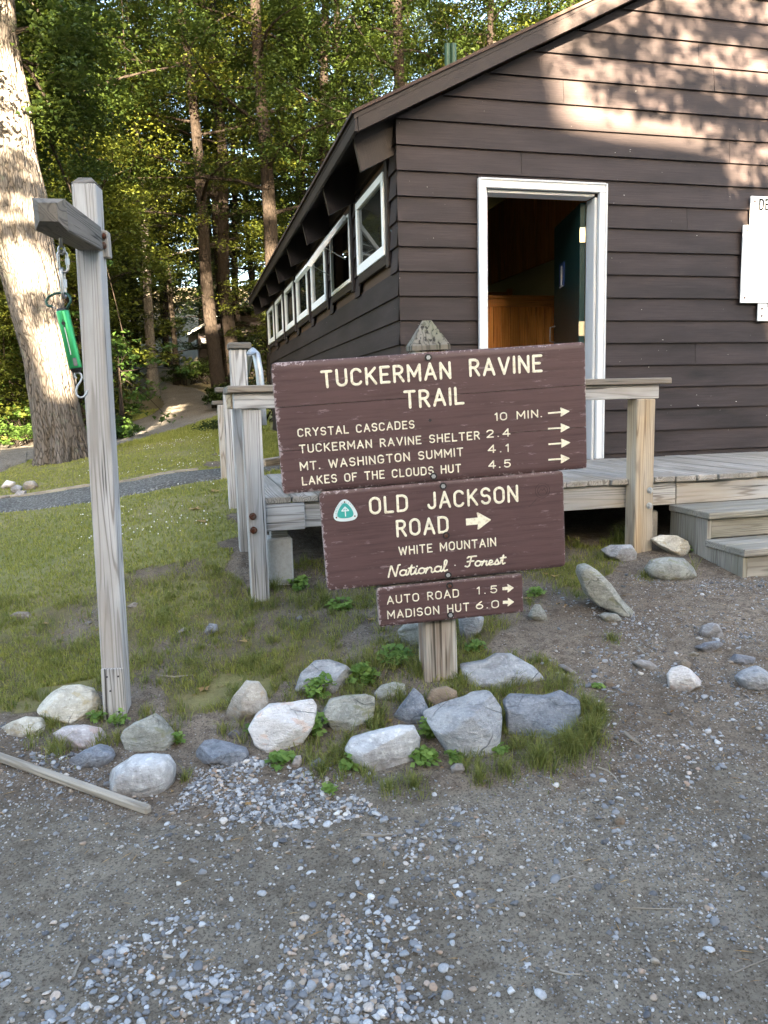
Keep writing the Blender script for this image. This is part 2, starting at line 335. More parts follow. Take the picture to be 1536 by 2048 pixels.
PATHM = path_mat('crushed_stone_path', (.080, .077, .068), (.125, .122, .110), (.26, .26, .25))
TRAILM = path_mat('worn_earth_trail', (.13, .115, .095), (.20, .18, .15), (.30, .28, .25))

# ------------------------------------------------------------------ builders
class MB:
    def __init__(s): s.v = []; s.f = []; s.g = []; s.c = []; s.sm = False
    def add(s, V, Fc, G=None, c=.5):
        o = len(s.v); V = [tuple(map(float, p)) for p in V]; s.v += V
        s.f += [tuple(i + o for i in f) for f in Fc]
        s.g += [tuple(map(float, p)) for p in (G if G is not None else V)]; s.c += [c] * len(V) if np.isscalar(c) else list(c)
        return s
    def box(s, ctr, size, ax=None, bev=.0, taper=None):
        """box with axes ax (3 unit vectors); grain follows the longest side"""
        ax = np.eye(3) if ax is None else np.array(ax); ctr = np.array(ctr, float); h = np.array(size, float) / 2
        k = int(np.argmax(size)); order = [k, (k + 1) % 3, (k + 2) % 3]
        off = np.array([random.uniform(0, 40), random.uniform(0, 9), random.uniform(0, 9)])
        if bev <= 0:
            L = [(x, y, z) for x in (-1, 1) for y in (-1, 1) for z in (-1, 1)]
            loc = [np.array(l) * h for l in L]; fc = [(0, 1, 3, 2), (4, 6, 7, 5), (0, 4, 5, 1), (2, 3, 7, 6), (0, 2, 6, 4), (1, 5, 7, 3)]
        else:
            bev = min(bev, min(h) * .45); loc = []; idx = {}
            for x in (-1, 1):
                for y in (-1, 1):
                    for z in (-1, 1):
                        for a in range(3):
                            p = np.array([x, y, z]) * (h - bev); p[a] = (x, y, z)[a] * h[a]
                            idx[(x, y, z, a)] = len(loc); loc.append(p)
            fc = []
            for a in range(3):
                b_, c_ = (a + 1) % 3, (a + 2) % 3
                for sg in (-1, 1):
                    q = []
                    for (u, v) in ((-1, -1), (1, -1), (1, 1), (-1, 1)):
                        t = [0, 0, 0]; t[a] = sg; t[b_] = u; t[c_] = v; q.append(idx[(*t, a)])
                    fc.append(tuple(q if sg > 0 else q[::-1]))
                for u in (-1, 1):
                    for v in (-1, 1):
                        t0 = [0, 0, 0]; t0[b_] = u; t0[c_] = v; t1 = list(t0); t0[a] = -1; t1[a] = 1
                        q = (idx[(*t0, b_)], idx[(*t1, b_)], idx[(*t1, c_)], idx[(*t0, c_)])
                        fc.append(q if u * v > 0 else q[::-1])
            for x in (-1, 1):
                for y in (-1, 1):
                    for z in (-1, 1):
                        q = [idx[(x, y, z, a)] for a in range(3)]; fc.append(tuple(q if x * y * z > 0 else q[::-1]))
        V = [ctr + ax.T @ l for l in loc] if False else [ctr + l[0] * ax[0] + l[1] * ax[1] + l[2] * ax[2] for l in loc]
        G = [np.array([l[order[0]], l[order[1]], l[order[2]]]) + off for l in loc]
        return s.add(V, fc, G)
    def beam(s, a, b_, w_, h_, up=(0, 0, 1), bev=.003):
        a = np.array(a, float); b_ = np.array(b_, float); d = b_ - a; L = np.linalg.norm(d); x = d / L
        y = np.cross(up, x); y /= np.linalg.norm(y); z = np.cross(x, y)
        return s.box((a + b_) / 2, (L, w_, h_), (x, y, z), bev)
    def tube(s, pts, rad, n=10, caps=True, closed=False, c=.5):
        pts = np.array(pts, float); m = len(pts); rad = np.broadcast_to(np.asarray(rad, float), (m,))
        if closed: T = np.roll(pts, -1, 0) - np.roll(pts, 1, 0)
        else: T = np.gradient(pts, axis=0)
        T /= np.maximum(np.linalg.norm(T, axis=1)[:, None], 1e-9)
        u = np.cross(T[0], [0, 0, 1.]); u = np.cross(T[0], [1., 0, 0]) if np.linalg.norm(u) < .1 else u; u /= np.linalg.norm(u)
        V = []; G = []; L = 0; off = random.uniform(0, 50)
        for i in range(m):
            if i: L += np.linalg.norm(pts[i] - pts[i - 1])
            u = u - T[i] * (u @ T[i]); u /= np.linalg.norm(u); v = np.cross(T[i], u)
            for k in range(n):
                a = 2 * math.pi * k / n; d = math.cos(a) * u + math.sin(a) * v
                V.append(pts[i] + rad[i] * d); G.append((L + off, rad[i] * math.cos(a) + off, rad[i] * math.sin(a)))
        Fc = []
        for i in range(m if closed else m - 1):
            j = (i + 1) % m
            for k in range(n): Fc.append((i * n + k, i * n + (k + 1) % n, j * n + (k + 1) % n, j * n + k))
        if caps and not closed: Fc += [tuple(range(n))[::-1], tuple((m - 1) * n + k for k in range(n))]
        return s.add(V, Fc, G, c)
    def prism(s, poly, n_, th):
        """polygon (3-D points, counter-clockwise seen from the tip of n_) extruded backwards by th"""
        P = [np.array(p, float) for p in poly]; n_ = nrm(n_); Q = [p - n_ * th for p in P]; k = len(P)
        Fc = [tuple(range(k)), tuple(range(k, 2 * k))[::-1]] + [(i, i + k, (i + 1) % k + k, (i + 1) % k) for i in range(k)]
        d = nrm(P[1] - P[0]); e = np.cross(n_, d); off = random.uniform(0, 30)
        G = [((p - P[0]) @ d + off, (p - P[0]) @ e, (p - P[0]) @ n_) for p in P + Q]
        return s.add(P + Q, Fc, G)
def np_mesh(name, V, Fc, col=None, gco=None, extra=None):
    V = np.ascontiguousarray(V, np.float32); Fc = np.ascontiguousarray(Fc, np.int32); k = Fc.shape[1]
    me = bpy.data.meshes.new(name); me.vertices.add(len(V)); me.vertices.foreach_set('co', V.ravel())
    me.loops.add(Fc.size); me.loops.foreach_set('vertex_index', Fc.ravel())
    me.polygons.add(len(Fc)); me.polygons.foreach_set('loop_start', np.arange(0, Fc.size, k, dtype=np.int32))
    if col is not None:
        a = me.attributes.new('col', 'FLOAT', 'POINT'); a.data.foreach_set('value', np.ascontiguousarray(col, np.float32))
    if gco is not None:
        a = me.attributes.new('gco', 'FLOAT_VECTOR', 'POINT'); a.data.foreach_set('vector', np.ascontiguousarray(gco, np.float32).ravel())
    for kx, vx in (extra or {}).items():
        a = me.attributes.new(kx, 'FLOAT', 'POINT'); a.data.foreach_set('value', np.ascontiguousarray(vx, np.float32))
    me.update(); me.validate(); return me
ROOTLOC = {}
def root_loc(p):
    t = np.zeros(3)
    while p is not None: t = t + np.array(p.location); p = p.parent
    return t
def tag(o, label=None, cat=None, group=None, kind=None):
    if label: o['label'] = label
    if cat: o['category'] = cat
    if group: o['group'] = group
    if kind: o['kind'] = kind
    return o
def link(name, me, mat, parent=None, loc=None, smooth=False):
    o = bpy.data.objects.new(name, me)
    if mat is not None and not me.materials: me.materials.append(mat)
    COL.objects.link(o)
    if parent is not None: o.parent = parent
    if loc is not None: o.location = loc
    if smooth: me.polygons.foreach_set('use_smooth', np.ones(len(me.polygons), bool))
    return o
def build(name, mb, mat, parent=None, base=None, smooth=False):
    """link a builder as ONE mesh object; vertices given in world space"""
    base = root_loc(parent) if parent is not None else (np.array(base, float) if base is not None else np.zeros(3))
    V = np.array(mb.v) - base; me = bpy.data.meshes.new(name); me.from_pydata(V.tolist(), [], mb.f)
    a = me.attributes.new('gco', 'FLOAT_VECTOR', 'POINT'); a.data.foreach_set('vector', np.array(mb.g, np.float32).ravel())
    a = me.attributes.new('col', 'FLOAT', 'POINT'); a.data.foreach_set('value', np.array(mb.c, np.float32))
    return link(name, me, mat, parent, None if parent is not None else base, smooth)
def thing(name, label, cat, loc, group=None):
    o = bpy.data.objects.new(name, None); COL.objects.link(o); o.location = loc; o.empty_display_size = .1
    return tag(o, label, cat, group)
def copy_tree(o, loc=None, rot=None, scale=None, label=None, group=None):
    r = o.copy(); COL.objects.link(r)
    if loc is not None: r.location = loc
    if rot is not None: r.rotation_euler = rot
    if scale is not None: r.scale = scale
    if label: r['label'] = label
    if group: r['group'] = group
    for ch in list(o.children):
        c = ch.copy(); COL.objects.link(c); c.parent = r
        for g in list(ch.children):
            d = g.copy(); COL.objects.link(d); d.parent = c
    return r
# ================================================================== SETTING
def inpoly(x, y, P):
    x = np.asarray(x); r = np.zeros(x.shape, bool); n = len(P)
    for i in range(n):
        x1, y1 = P[i][0], P[i][1]; x2, y2 = P[(i + 1) % n][0], P[(i + 1) % n][1]
        if y1 == y2: continue
        c = ((y1 > y) != (y2 > y)) & (x < (x2 - x1) * (y - y1) / (y2 - y1) + x1); r ^= c
    return r
def zone(px): return [at(*p)[:2] for p in px]
Z_LAWN = zone([(-420, 800), (440, 806), (445, 1000), (486, 1090), (420, 1130), (300, 1150), (100, 1175), (-420, 1230)])
Z_PATCH = zone([(-420, 1230), (100, 1175), (430, 1130), (505, 1180), (640, 1190), (650, 1340), (480, 1400), (260, 1405), (60, 1400), (-420, 1450)])
Z_BED = zone([(600, 1330), (840, 1250), (1000, 1270), (1090, 1330), (1120, 1400), (1060, 1470), (970, 1540), (860, 1570), (760, 1545), (620, 1510)])
Z_BANK = zone([(560, 1120), (1010, 1060), (1290, 1090), (1240, 1150), (1060, 1230), (960, 1290), (640, 1260)])
Z_GRIT = zone([(-500, 1500), (0, 1520), (300, 1640), (600, 1590), (900, 1620), (1200, 1590), (1500, 1520), (1900, 1500), (2300, 2047), (-700, 2047)])
Z_GRIT += []
Z_MOSS = [zone(p) for p in ([(380, 1220), (480, 1190), (560, 1200), (540, 1240), (430, 1250)], [(560, 1165), (640, 1160), (660, 1190), (580, 1200)])]
def masks(x, y):
    jx = x + (vnoise(x, y, .22, 1) - .5) * .35; jy = y + (vnoise(x, y, .22, 3) - .5) * .35
    g = np.zeros(x.shape); p2 = fbm(x, y, .45, 2, 3)
    g = np.maximum(g, np.where(inpoly(jx, jy, Z_PATCH), np.clip((p2 - .12) * 2.4, .38, .92), 0))
    g = np.maximum(g, np.where(inpoly(jx, jy, Z_BED), np.clip((p2 - .2) * 2.2, .12, .8), 0))
    g = np.maximum(g, np.where(inpoly(jx, jy, Z_BANK), np.clip((p2 - .22) * 2.2, .1, .75), 0))
    lawn = inpoly(jx, jy, Z_LAWN) | ((jx < .3) & (jy > 5.2)) | (jy > 13)
    g = np.where(lawn, 1, g); g = np.where((jy > 26) | (jx < -3.2 - .12 * (jy - 13)) & (jy > 14.5), .62, g)
    front = (y < 2.2) & (g < .1)
    grit = np.where(inpoly(jx, jy, Z_GRIT) | front, 1.0, 0)
    grit = np.where((jx > 1.75) & (jy > 1.2), np.clip(.75 - (jy - 1.3) * .6, 0, 1), grit)
    moss = np.zeros(x.shape)
    for z in Z_MOSS: moss = np.where(inpoly(jx, jy, z), .5, moss)
    return g, grit, moss
def axis_lines(segs):
    out = []
    for a, b_, st in segs: out += list(np.arange(a, b_, st))
    return np.array(out + [segs[-1][1]])
xs = axis_lines([(-160, -20, 10), (-20, -6, .8), (-6, -2.4, .12), (-2.4, 4.2, .03), (4.2, 7, .15), (7, 20, .8), (20, 160, 10)])
ys = axis_lines([(-60, -4, 4), (-4, .8, .3), (.8, 5, .03), (5, 10, .08), (10, 30, .35), (30, 60, 1.5), (60, 220, 10)])
gx, gy = np.meshgrid(xs, ys); hz = gz(gx, gy)
far = np.clip((np.maximum(np.abs(gx) - 40, gy - 80)) / 60, 0, 1); hz = np.where(gy > 95, np.minimum(hz, 16), hz); hz = np.where(np.abs(gx) > 45, np.clip(hz, -3, 14), hz)
nx, ny = len(xs), len(ys); ii = np.arange(nx * ny).reshape(ny, nx)
Fg = np.stack([ii[:-1, :-1], ii[:-1, 1:], ii[1:, 1:], ii[1:, :-1]], -1).reshape(-1, 4)
mg, mt_, mm = masks(gx, gy)
me = np_mesh('ground', np.stack([gx, gy, hz], -1).reshape(-1, 3), Fg, None, None, {'grass': mg.ravel(), 'grit': mt_.ravel(), 'moss': mm.ravel()})
tag(link('ground', me, GROUND, smooth=True), kind='structure')
def resample(P, n):
    P = np.array(P); d = np.r_[0, np.cumsum(np.linalg.norm(np.diff(P, axis=0), axis=1))]; t = np.linspace(0, d[-1], n)
    return np.stack([np.interp(t, d, P[:, k]) for k in range(P.shape[1])], -1)
def by_index(P, n):
    P = np.array(P); t = np.linspace(0, len(P) - 1, n); return np.stack([np.interp(t, np.arange(len(P)), P[:, k]) for k in range(2)], -1)
def strip_sheet(name, ea, eb, mat, lift, n=140, m=14, paired=False):
    rsm = by_index if paired else resample
    A = rsm([at(*p)[:2] for p in ea], n); B = rsm([at(*p)[:2] for p in eb], n)
    for Q in (A, B):
        Q += (np.stack([vnoise(Q[:, 0], Q[:, 1], .3, 1), vnoise(Q[:, 0], Q[:, 1], .3, 2)], -1) - .5) * .12
    t = np.linspace(0, 1, m)[None, :, None]; G = A[:, None] * (1 - t) + B[:, None] * t
    z = gz(G[..., 0], G[..., 1]) + lift; edge = np.minimum(t, 1 - t)[..., 0] * np.ones_like(z); z -= np.where(edge < .02, lift + .03, 0)
    i = np.arange(n * m).reshape(n, m); Fc = np.stack([i[:-1, :-1], i[:-1, 1:], i[1:, 1:], i[1:, :-1]], -1).reshape(-1, 4)
    if np.cross(B[0] - A[0], A[1] - A[0]) < 0: Fc = Fc[:, ::-1]
    tag(link(name, np_mesh(name, np.concatenate([G, z[..., None]], -1).reshape(-1, 3), Fc), mat, smooth=True), kind='structure')
    return A, B
STRIP_A, STRIP_B = strip_sheet('gravel_path', [(-260, 1060), (0, 1028), (150, 1009), (300, 986), (440, 960), (540, 947), (640, 938)],
                               [(-260, 1022), (0, 997), (150, 977), (300, 956), (440, 938), (540, 930), (640, 925)], PATHM, .014)
TR_A, TR_B = strip_sheet('trail', [(-300, 1010), (0, 947), (75, 917), (160, 905), (240, 893), (300, 875), (340, 864), (400, 845), (440, 830), (470, 815), (445, 802), (400, 778), (345, 770), (330, 764), (318, 757)],
                         [(-300, 925), (0, 888), (80, 870), (170, 860), (240, 850), (285, 836), (310, 826), (324, 812), (325, 805), (318, 796), (308, 788), (290, 778), (275, 770), (264, 764), (256, 757)], TRAILM, .02, 220, 26, True)
# unseen ridge added behind the viewpoint, its profile shaped to shade chosen spots
hx = np.arange(-90, 91, 3.0); prof = []
def shade_ridge_h(x):
    return np.interp(x, [-90, -9, -7.6, -7.2, -5.75, -5.55, -5.15, -4.95, -3.86, -3.68, -3.3, -1.2, -.12, .2, .8, 1.6, 2.5, 2.62, 90], [9.2, 9.3, 9.45, 9.45, 9.45, 12.2, 12.2, 8.75, 8.75, 12.9, 13.9, 14.2, 13.2, 8.97, 8.84, 8.74, 8.70, 6.95, 6.95])
hx = np.unique(np.r_[np.arange(-90, -8, 4.0), np.arange(-8, -1, .2), np.arange(-1, 3, .06), np.arange(3, 10, .25), np.arange(10, 91, 4.0)])
rows = [(-11.0, -.4, 0), (-12.5, .5, .55), (-14.0, 1, 1.0), (-20, 1, 1.02), (-60, 1, .75), (-120, 0, 0)]
V = []
for (yy, k, f_) in rows:
    for x in hx: V.append((x, yy + vnoise(x, yy, 2.5, 1) * .4 - .2, shade_ridge_h(x) * f_ + (vnoise(x, yy, 1.1, 0) - .5) * .16 - (.5 if f_ == 0 else 0)))
n_ = len(hx); i = np.arange(len(rows) * n_).reshape(len(rows), n_)
Fc = np.stack([i[:-1, :-1], i[1:, :-1], i[1:, 1:], i[:-1, 1:]], -1).reshape(-1, 4)
tag(link('shade_hill', np_mesh('shade_hill', V, Fc, None, None, {'grass': np.ones(len(V)), 'grit': np.zeros(len(V)), 'moss': np.zeros(len(V))}), GROUND), kind='structure')

# ================================================================== CABIN
Y0, XW = 5.5, 1.515; YB = 14.5; XR = 8.6; RX = 5.1; SL = .494; EXPO = .1715
def RU(x): return 3.315 + SL * ((x if x <= RX else 2 * RX - x) - 1.232)
cabin = thing('cabin', 'dark brown clapboard cabin with open white framed doorway and windows along its left side', 'cabin', (XW, Y0, 1.0))
DX0, DX1, DZ1 = 2.112, 3.13, 3.078       # casing outside
courses = [1.913 + EXPO * k for k in range(-8, 20)]
def lap_front(mb, x0, x1, z0, z1, xl0=None, xr0=None):
    """one clapboard facing -Y; the ends may slope with the rake"""
    xa0, xa1 = (x0, x0) if xl0 is None else xl0; xb0, xb1 = (x1, x1) if xr0 is None else xr0
    yb, yt = Y0 - .014, Y0 + .006; w = random.uniform(-.0015, .0015)
    V = [(xa0, yb + w, z0), (xb0, yb - w, z0), (xb1, yt, z1 + .012), (xa1, yt, z1 + .012), (xa0, Y0 + .02, z0 + .001), (xb0, Y0 + .02, z0 + .001), (xa1, Y0 + .02, z1 + .012), (xb1, Y0 + .02, z1 + .012)]
    o = (random.uniform(0, 60), random.uniform(0, 20), random.uniform(0, 20))
    G = [(v[0] + o[0], v[2] + o[1], v[1] + o[2]) for v in V]
    mb.add(V, [(0, 1, 2, 3), (4, 5, 1, 0), (0, 3, 6, 4), (1, 5, 7, 2)], G)
def lap_side(mb, y0, y1, z0, z1):
    xb, xt = XW - .014, XW + .006
    V = [(xb, y1, z0), (xb, y0, z0), (xt, y0, z1 + .012), (xt, y1, z1 + .012), (XW + .02, y1, z0), (XW + .02, y0, z0)]
    o = (random.uniform(0, 60), random.uniform(0, 20), random.uniform(0, 20))
    mb.add(V, [(0, 1, 2, 3), (4, 5, 1, 0)], [(v[1] + o[0], v[2] + o[1], v[0] + o[2]) for v in V])
def joints(a, b_, pts):
    c = [p for p in pts if a + .3 < p < b_ - .3]; e = [a] + c + [b_]; return list(zip(e[:-1], e[1:]))
fw = MB(); JNT = {2: [2.45], 1: [], 0: [4.18]}
for k in range(len(courses) - 1):
    z0, z1 = courses[k], courses[k + 1]
    if z1 < .70: continue
    xl0 = max(XW, 1.232 + (z0 - 3.315) / SL); xl1 = max(XW, 1.232 + (z1 - 3.315) / SL)
    xr0 = min(XR + .1, 2 * RX - 1.232 - (z0 - 3.315) / SL); xr1 = min(XR + .1, 2 * RX - 1.232 - (z1 - 3.315) / SL)
    if xl0 >= RX - .05: break
    xl1 = min(xl1, RX - .001); xr1 = max(xr1, RX + .001)
    runs = []
    if z0 < DZ1 - .03:
        if z1 > DZ1 - .02 and z0 < DZ1 - .03:       # course crossing the head of the casing
            runs = [(XW, DX0 + .01), (DX1 - .01, XR + .1)]
            lap_front(fw, DX0 + .01, DX1 - .01, DZ1 - .005, z1)
        else: runs = [(XW, DX0 + .01), (DX1 - .01, XR + .1)]
    else: runs = [(xl0, xr0)]
    for (a, b_) in runs:
        js = [random.uniform(a, b_) for _ in range(int((b_ - a) / 2.2))]
        if abs(z0 - 3.113) < .05: js = [2.46, 6.1]
        elif abs(z0 - 3.285) < .05: js = [4.21]
        seg = joints(a, b_, sorted(js))
        for si, (p, q) in enumerate(seg):
            ll = (xl0, xl1) if (p == a and len(runs) == 1) else None; rr = (xr0, xr1) if (q == b_ and len(runs) == 1) else None
            lap_front(fw, p + (0 if si == 0 else .0015), q - (0 if si == len(seg) - 1 else .0015), z0, z1, ll, rr)
sidm = MB()
WIN = [(5.76 + 1.27 * k, 6.71 + 1.27 * k) for k in range(7)]; WZ0, WZ1 = 2.585, 3.175
for k in range(len(courses) - 1):
    z0, z1 = courses[k], courses[k + 1]
    if z1 < .6 or z0 > 3.44: continue
    if z1 > WZ0 - .07 and z0 < WZ1 + .03:
        e = [Y0 - .014] + [t for (a, b_) in WIN for t in (a - .075, b_ + .03)] + [YB]
        runs = list(zip(e[0::2], e[1::2]))
    else: runs = [(Y0 - .014, YB)]
    for (a, b_) in runs:
        if b_ - a < .02: continue
        for (p, q) in joints(a, b_, sorted(random.uniform(a, b_) for _ in range(int((b_ - a) / 3)))): lap_side(sidm, p + .001, q - .001, z0, z1)
fr_wall = build('front_wall', fw, SIDING, cabin); build('side_wall', sidm, SIDING_SIDE, cabin)
# inner shell
sh = MB()
def wall_box(x0, x1, y0, y1, z0, z1): sh.box(((x0 + x1) / 2, (y0 + y1) / 2, (z0 + z1) / 2), (x1 - x0, y1 - y0, z1 - z0))
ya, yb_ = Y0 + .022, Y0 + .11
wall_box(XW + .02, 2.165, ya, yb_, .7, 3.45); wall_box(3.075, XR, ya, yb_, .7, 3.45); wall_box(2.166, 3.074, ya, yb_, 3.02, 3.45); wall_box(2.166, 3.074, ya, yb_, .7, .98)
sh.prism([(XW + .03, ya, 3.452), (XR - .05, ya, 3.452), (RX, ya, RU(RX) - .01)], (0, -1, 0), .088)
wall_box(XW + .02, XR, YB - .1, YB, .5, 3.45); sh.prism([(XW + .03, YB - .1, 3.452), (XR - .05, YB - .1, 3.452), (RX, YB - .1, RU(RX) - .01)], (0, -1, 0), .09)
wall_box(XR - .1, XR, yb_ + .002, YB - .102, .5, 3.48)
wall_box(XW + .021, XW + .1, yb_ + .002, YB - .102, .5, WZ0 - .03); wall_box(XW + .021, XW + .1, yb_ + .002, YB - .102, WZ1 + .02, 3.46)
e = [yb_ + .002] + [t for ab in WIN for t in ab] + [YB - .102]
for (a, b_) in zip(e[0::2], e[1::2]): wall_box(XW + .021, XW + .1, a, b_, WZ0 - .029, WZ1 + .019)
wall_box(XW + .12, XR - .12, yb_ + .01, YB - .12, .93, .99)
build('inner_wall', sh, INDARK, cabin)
# roof
rf = MB(); YE0, YE1 = Y0 - .16, YB + .15
def slab(f0, f1, lo, hi, y0, y1):
    for sg in (1, -1):
        X = lambda x: x if sg > 0 else 2 * RX - x
        A = [(X(f0), y0, RU(f0) + lo), (X(f1), y0, RU(f1) + lo), (X(f1), y0, RU(f1) + hi), (X(f0), y0, RU(f0) + hi)]
        rf_cur.prism(A if sg > 0 else A[::-1], (0, -1, 0), y1 - y0)
rf_cur = rf; slab(1.185, RX, .088, .118, YE0, YE1)
roof = build('roof', rf, TRIMB, cabin)
rf_cur = MB(); slab(1.165, RX + .01, .1205, .142, YE0 - .02, YE1 + .02); build('shingles', rf_cur, SHINGLE, roof)
rf_cur = MB(); slab(1.215, RX, -.002, .087, YE0 + .003, YE0 + .045)
build('rake_board', rf_cur, TRIMB, roof)
fas = MB(); fas.box((1.20, (YE0 + YE1) / 2, RU(1.2) + .045), (.024, YE1 - YE0 - .01, .082), None, .002); build('fascia', fas, TRIMB, roof)
for k in range(8):
    y = 5.575 + 1.27 * k if k < 7 else 14.4
    r_ = MB(); A = [(1.225, y - .02, RU(1.225) + .03), (1.275, y - .02, RU(1.275) - .225), (1.66, y - .02, RU(1.66) - .225), (1.66, y - .02, RU(1.66) + .086), (1.225, y - .02, RU(1.225) + .086)]
    r_.prism(A, (0, -1, 0), .042); build('rafter_tail', r_, TRIMB, roof)
# vent pipes on the far slope
for px in (895, 907):
    p = onY(px, 120, 8.6); t = MB(); t.tube([(p[0], 8.6, RU(p[0]) + .05), (p[0], 8.6, onY(px, 88, 8.6)[2])], .032, 14); build('vent_pipe', t, PIPEG, cabin, smooth=False)
# windows
def frame_bars(mb, y0, y1, z0, z1, wd, x0, x1):
    xc, xt = (x0 + x1) / 2, x1 - x0
    mb.box((xc, (y0 + y1) / 2, z0 + wd * .65), (xt, y1 - y0, wd * 1.3), None, .003); mb.box((xc, (y0 + y1) / 2, z1 - wd / 2), (xt, y1 - y0, wd), None, .003)
    for yy in (y0 + wd / 2, y1 - wd / 2): mb.box((xc, yy, (z0 + wd * 1.3 + z1 - wd) / 2), (xt - .002, wd, z1 - z0 - wd * 2.3 - .001), None, .003)
for k, (a, b_) in enumerate(WIN):
    cs = MB()
    for (c_, s_) in (((1.502, a - .037, 2.87), (.026, .072, .76)), ((1.502, b_ + .016, 2.87), (.026, .030, .74)), ((1.502, (a + b_) / 2, WZ0 - .035), (.026, b_ - a - .002, .066)), ((1.502, (a + b_) / 2, WZ1 + .02), (.026, b_ - a - .002, .036))):
        cs.box(c_, s_, None, .003)
    open_ = (k == 1)
    win = build('window', cs, TRIMB, cabin)
    if open_: win['label'] = 'awning window with its sash swung out'
    fm = MB(); wd = .028 if open_ else .058
    frame_bars(fm, a + .001, b_ - .001, WZ0, WZ1, wd, 1.476 if not open_ else 1.48, 1.512); build('frame', fm, WINW, win)
    if not open_:
        g = MB(); g.box((1.500, (a + b_) / 2, (WZ0 + WZ1) / 2 + .01), (.004, b_ - a - .11, WZ1 - WZ0 - .12)); build('pane', g, GLASS, win)
        st = MB(); st.beam((1.52, a + .12, WZ0 + .08), (1.56, a + .42, WZ0 + .26), .012, .006); build('stay', st, GALV, win)
    else:
        ang = math.radians(38); L = .56
        d = np.array([-math.sin(ang), 0, -math.cos(ang)]); nn = np.cross(d, [0, 1, 0]); hin = np.array([1.46, 0, WZ1 - .02])
        s_ = MB(); ax = (np.array([0, 1., 0]), d, nrm(nn))
        for off, sz in (((a + b_) / 2, (b_ - a - .02, .05, .035)),):
            s_.box(hin + d * .025 + [0, off, 0], sz, ax, .003); s_.box(hin + d * (L - .03) + [0, off, 0], (b_ - a - .02, .06, .035), ax, .003)
        for yy in (a + .035, b_ - .035): s_.box(hin + d * (L / 2 - .004) + [0, yy, 0], (.05, L - .115, .034), ax, .003)
        build('open_sash', s_, WINW, win)
        g = MB(); g.box(hin + d * (L / 2) + [0, (a + b_) / 2, 0], (b_ - a - .12, L - .11, .004), ax); build('sash_pane', g, GLASS, win)
        for yy in (a + .05, b_ - .05):
            st = MB(); st.beam((1.46, yy, WZ0 + .20), hin + d * .33 + [0, yy, 0], .014, .006); build('stay', st, GALV, win)
# doorway
df = MB(); yc = Y0 - .032
df.box((2.141, yc, (1.022 + 3.012) / 2), (.058, .036, 1.990), None, .003); df.box((3.1, yc, (1.022 + 3.012) / 2), (.058, .036, 1.990), None, .003)
df.box((2.6205, yc, 3.046), (1.017, .036, .066), None, .003)
for (x0, x1) in ((2.107, 2.122), (3.119, 3.134)): df.box(((x0 + x1) / 2, yc - .022, 2.05), (.014, .010, 2.05), None, .003)
df.box((2.6205, yc - .022, 3.072), (.995, .010, .013), None, .003)
build('door_casing', df, WHITE, cabin)
dj = MB(); dj.box((2.180, Y0 + .051, 2.0), (.022, .126, 1.97), None, .003); dj.box((3.061, Y0 + .051, 2.0), (.022, .126, 1.97), None, .003); dj.box((2.6205, Y0 + .051, 3.0), (.857, .126, .022), None, .003)
build('door_jamb', dj, WHITE, cabin)
th = MB(); th.box((2.62, Y0 + .03, 1.005), (.85, .16, .03), None, .004); build('threshold', th, W_DARK, cabin)
da = nrm([.24, 1, 0]); dn = np.array([-da[1], da[0], 0]); hinge = np.array([3.028, Y0 + .125, 0])
dm = MB(); dm.box(hinge + da * .43 + [0, 0, 2.01], (.86, .044, 1.94), (da, dn, (0, 0, 1)), .003); door = build('door', dm, TEAL, cabin)
for z in (2.74, 2.035, 1.25):
    hm = MB(); hm.box(hinge + np.array([-.004, -.009, z]), (.05, .004, .11), ((dn[0], dn[1], 0), (-da[0], -da[1], 0), (0, 0, 1)), .001); hm.tube([hinge + [.016, -.012, z - .055], hinge + [.016, -.012, z + .055]], .007, 8); build('hinge', hm, BRASS, door)
hm = MB(); c0 = hinge + da * .80 + dn * .024 + [0, 0, 2.06]; hm.tube([c0 + [0, 0, -.07], c0 + dn * .045 + [0, 0, -.06], c0 + dn * .045 + [0, 0, .06], c0 + [0, 0, .07]], .007, 8); build('handle', hm, STEEL, door)
pl = MB(); c1 = hinge + da * .56 + dn * .026 + [0, 0, 2.53]; axd = (da, (0, 0, 1), dn)
pl.box(c1, (.16, .20, .006), axd, .001); plq = build('room_plate', pl, BLUE, door)
pf = MB(); c2 = c1 + dn * .004
for (dx, dz, sx, sz) in ((0, .06, .03, .03), (0, .015, .05, .06), (-.012, -.05, .014, .07), (.012, -.05, .014, .07)): pf.box(c2 + da * dx + np.array([0, 0, dz]), (sx, sz, .004), axd)
pf.box(c2 + np.array([0, 0, -.093]), (.12, .008, .004), axd); build('pictogram', pf, SIGNW, door)
# what shows inside the doorway
pt = MB(); X = 1.66
while X < 3.66:
    pt.box((X + .045, 7.215, 1.73), (.088, .025, 1.48), None, .004); X += .0905
pt.box((2.65, 7.215, 2.485), (2.0, .07, .035), None, .004); pt.box((2.65, 7.193, 2.43), (2.0, .02, .07), None, .003); build('pine_partition', pt, W_PINE, cabin)
cw = MB(); cw.box((3.76, 9.5, 1.95), (.06, 6.4, 1.92)); build('inside_cream_wall', cw, CREAM, cabin)
iw = MB(); Yp = 6.0
while Yp < 13: iw.box((3.74, Yp + .045, 3.36), (.05, .088, .89), None, .003); Yp += .0905
build('inside_pine_wall', iw, W_PINE, cabin)
tb = MB(); tb.tube([(2.7, 8.6, 2.72), (3.74, 8.6, 2.72)], .016, 8); tb.box((3.70, 8.6, 2.72), (.05, .06, .10), None, .003); build('towel_rail', tb, W_PINE, cabin)

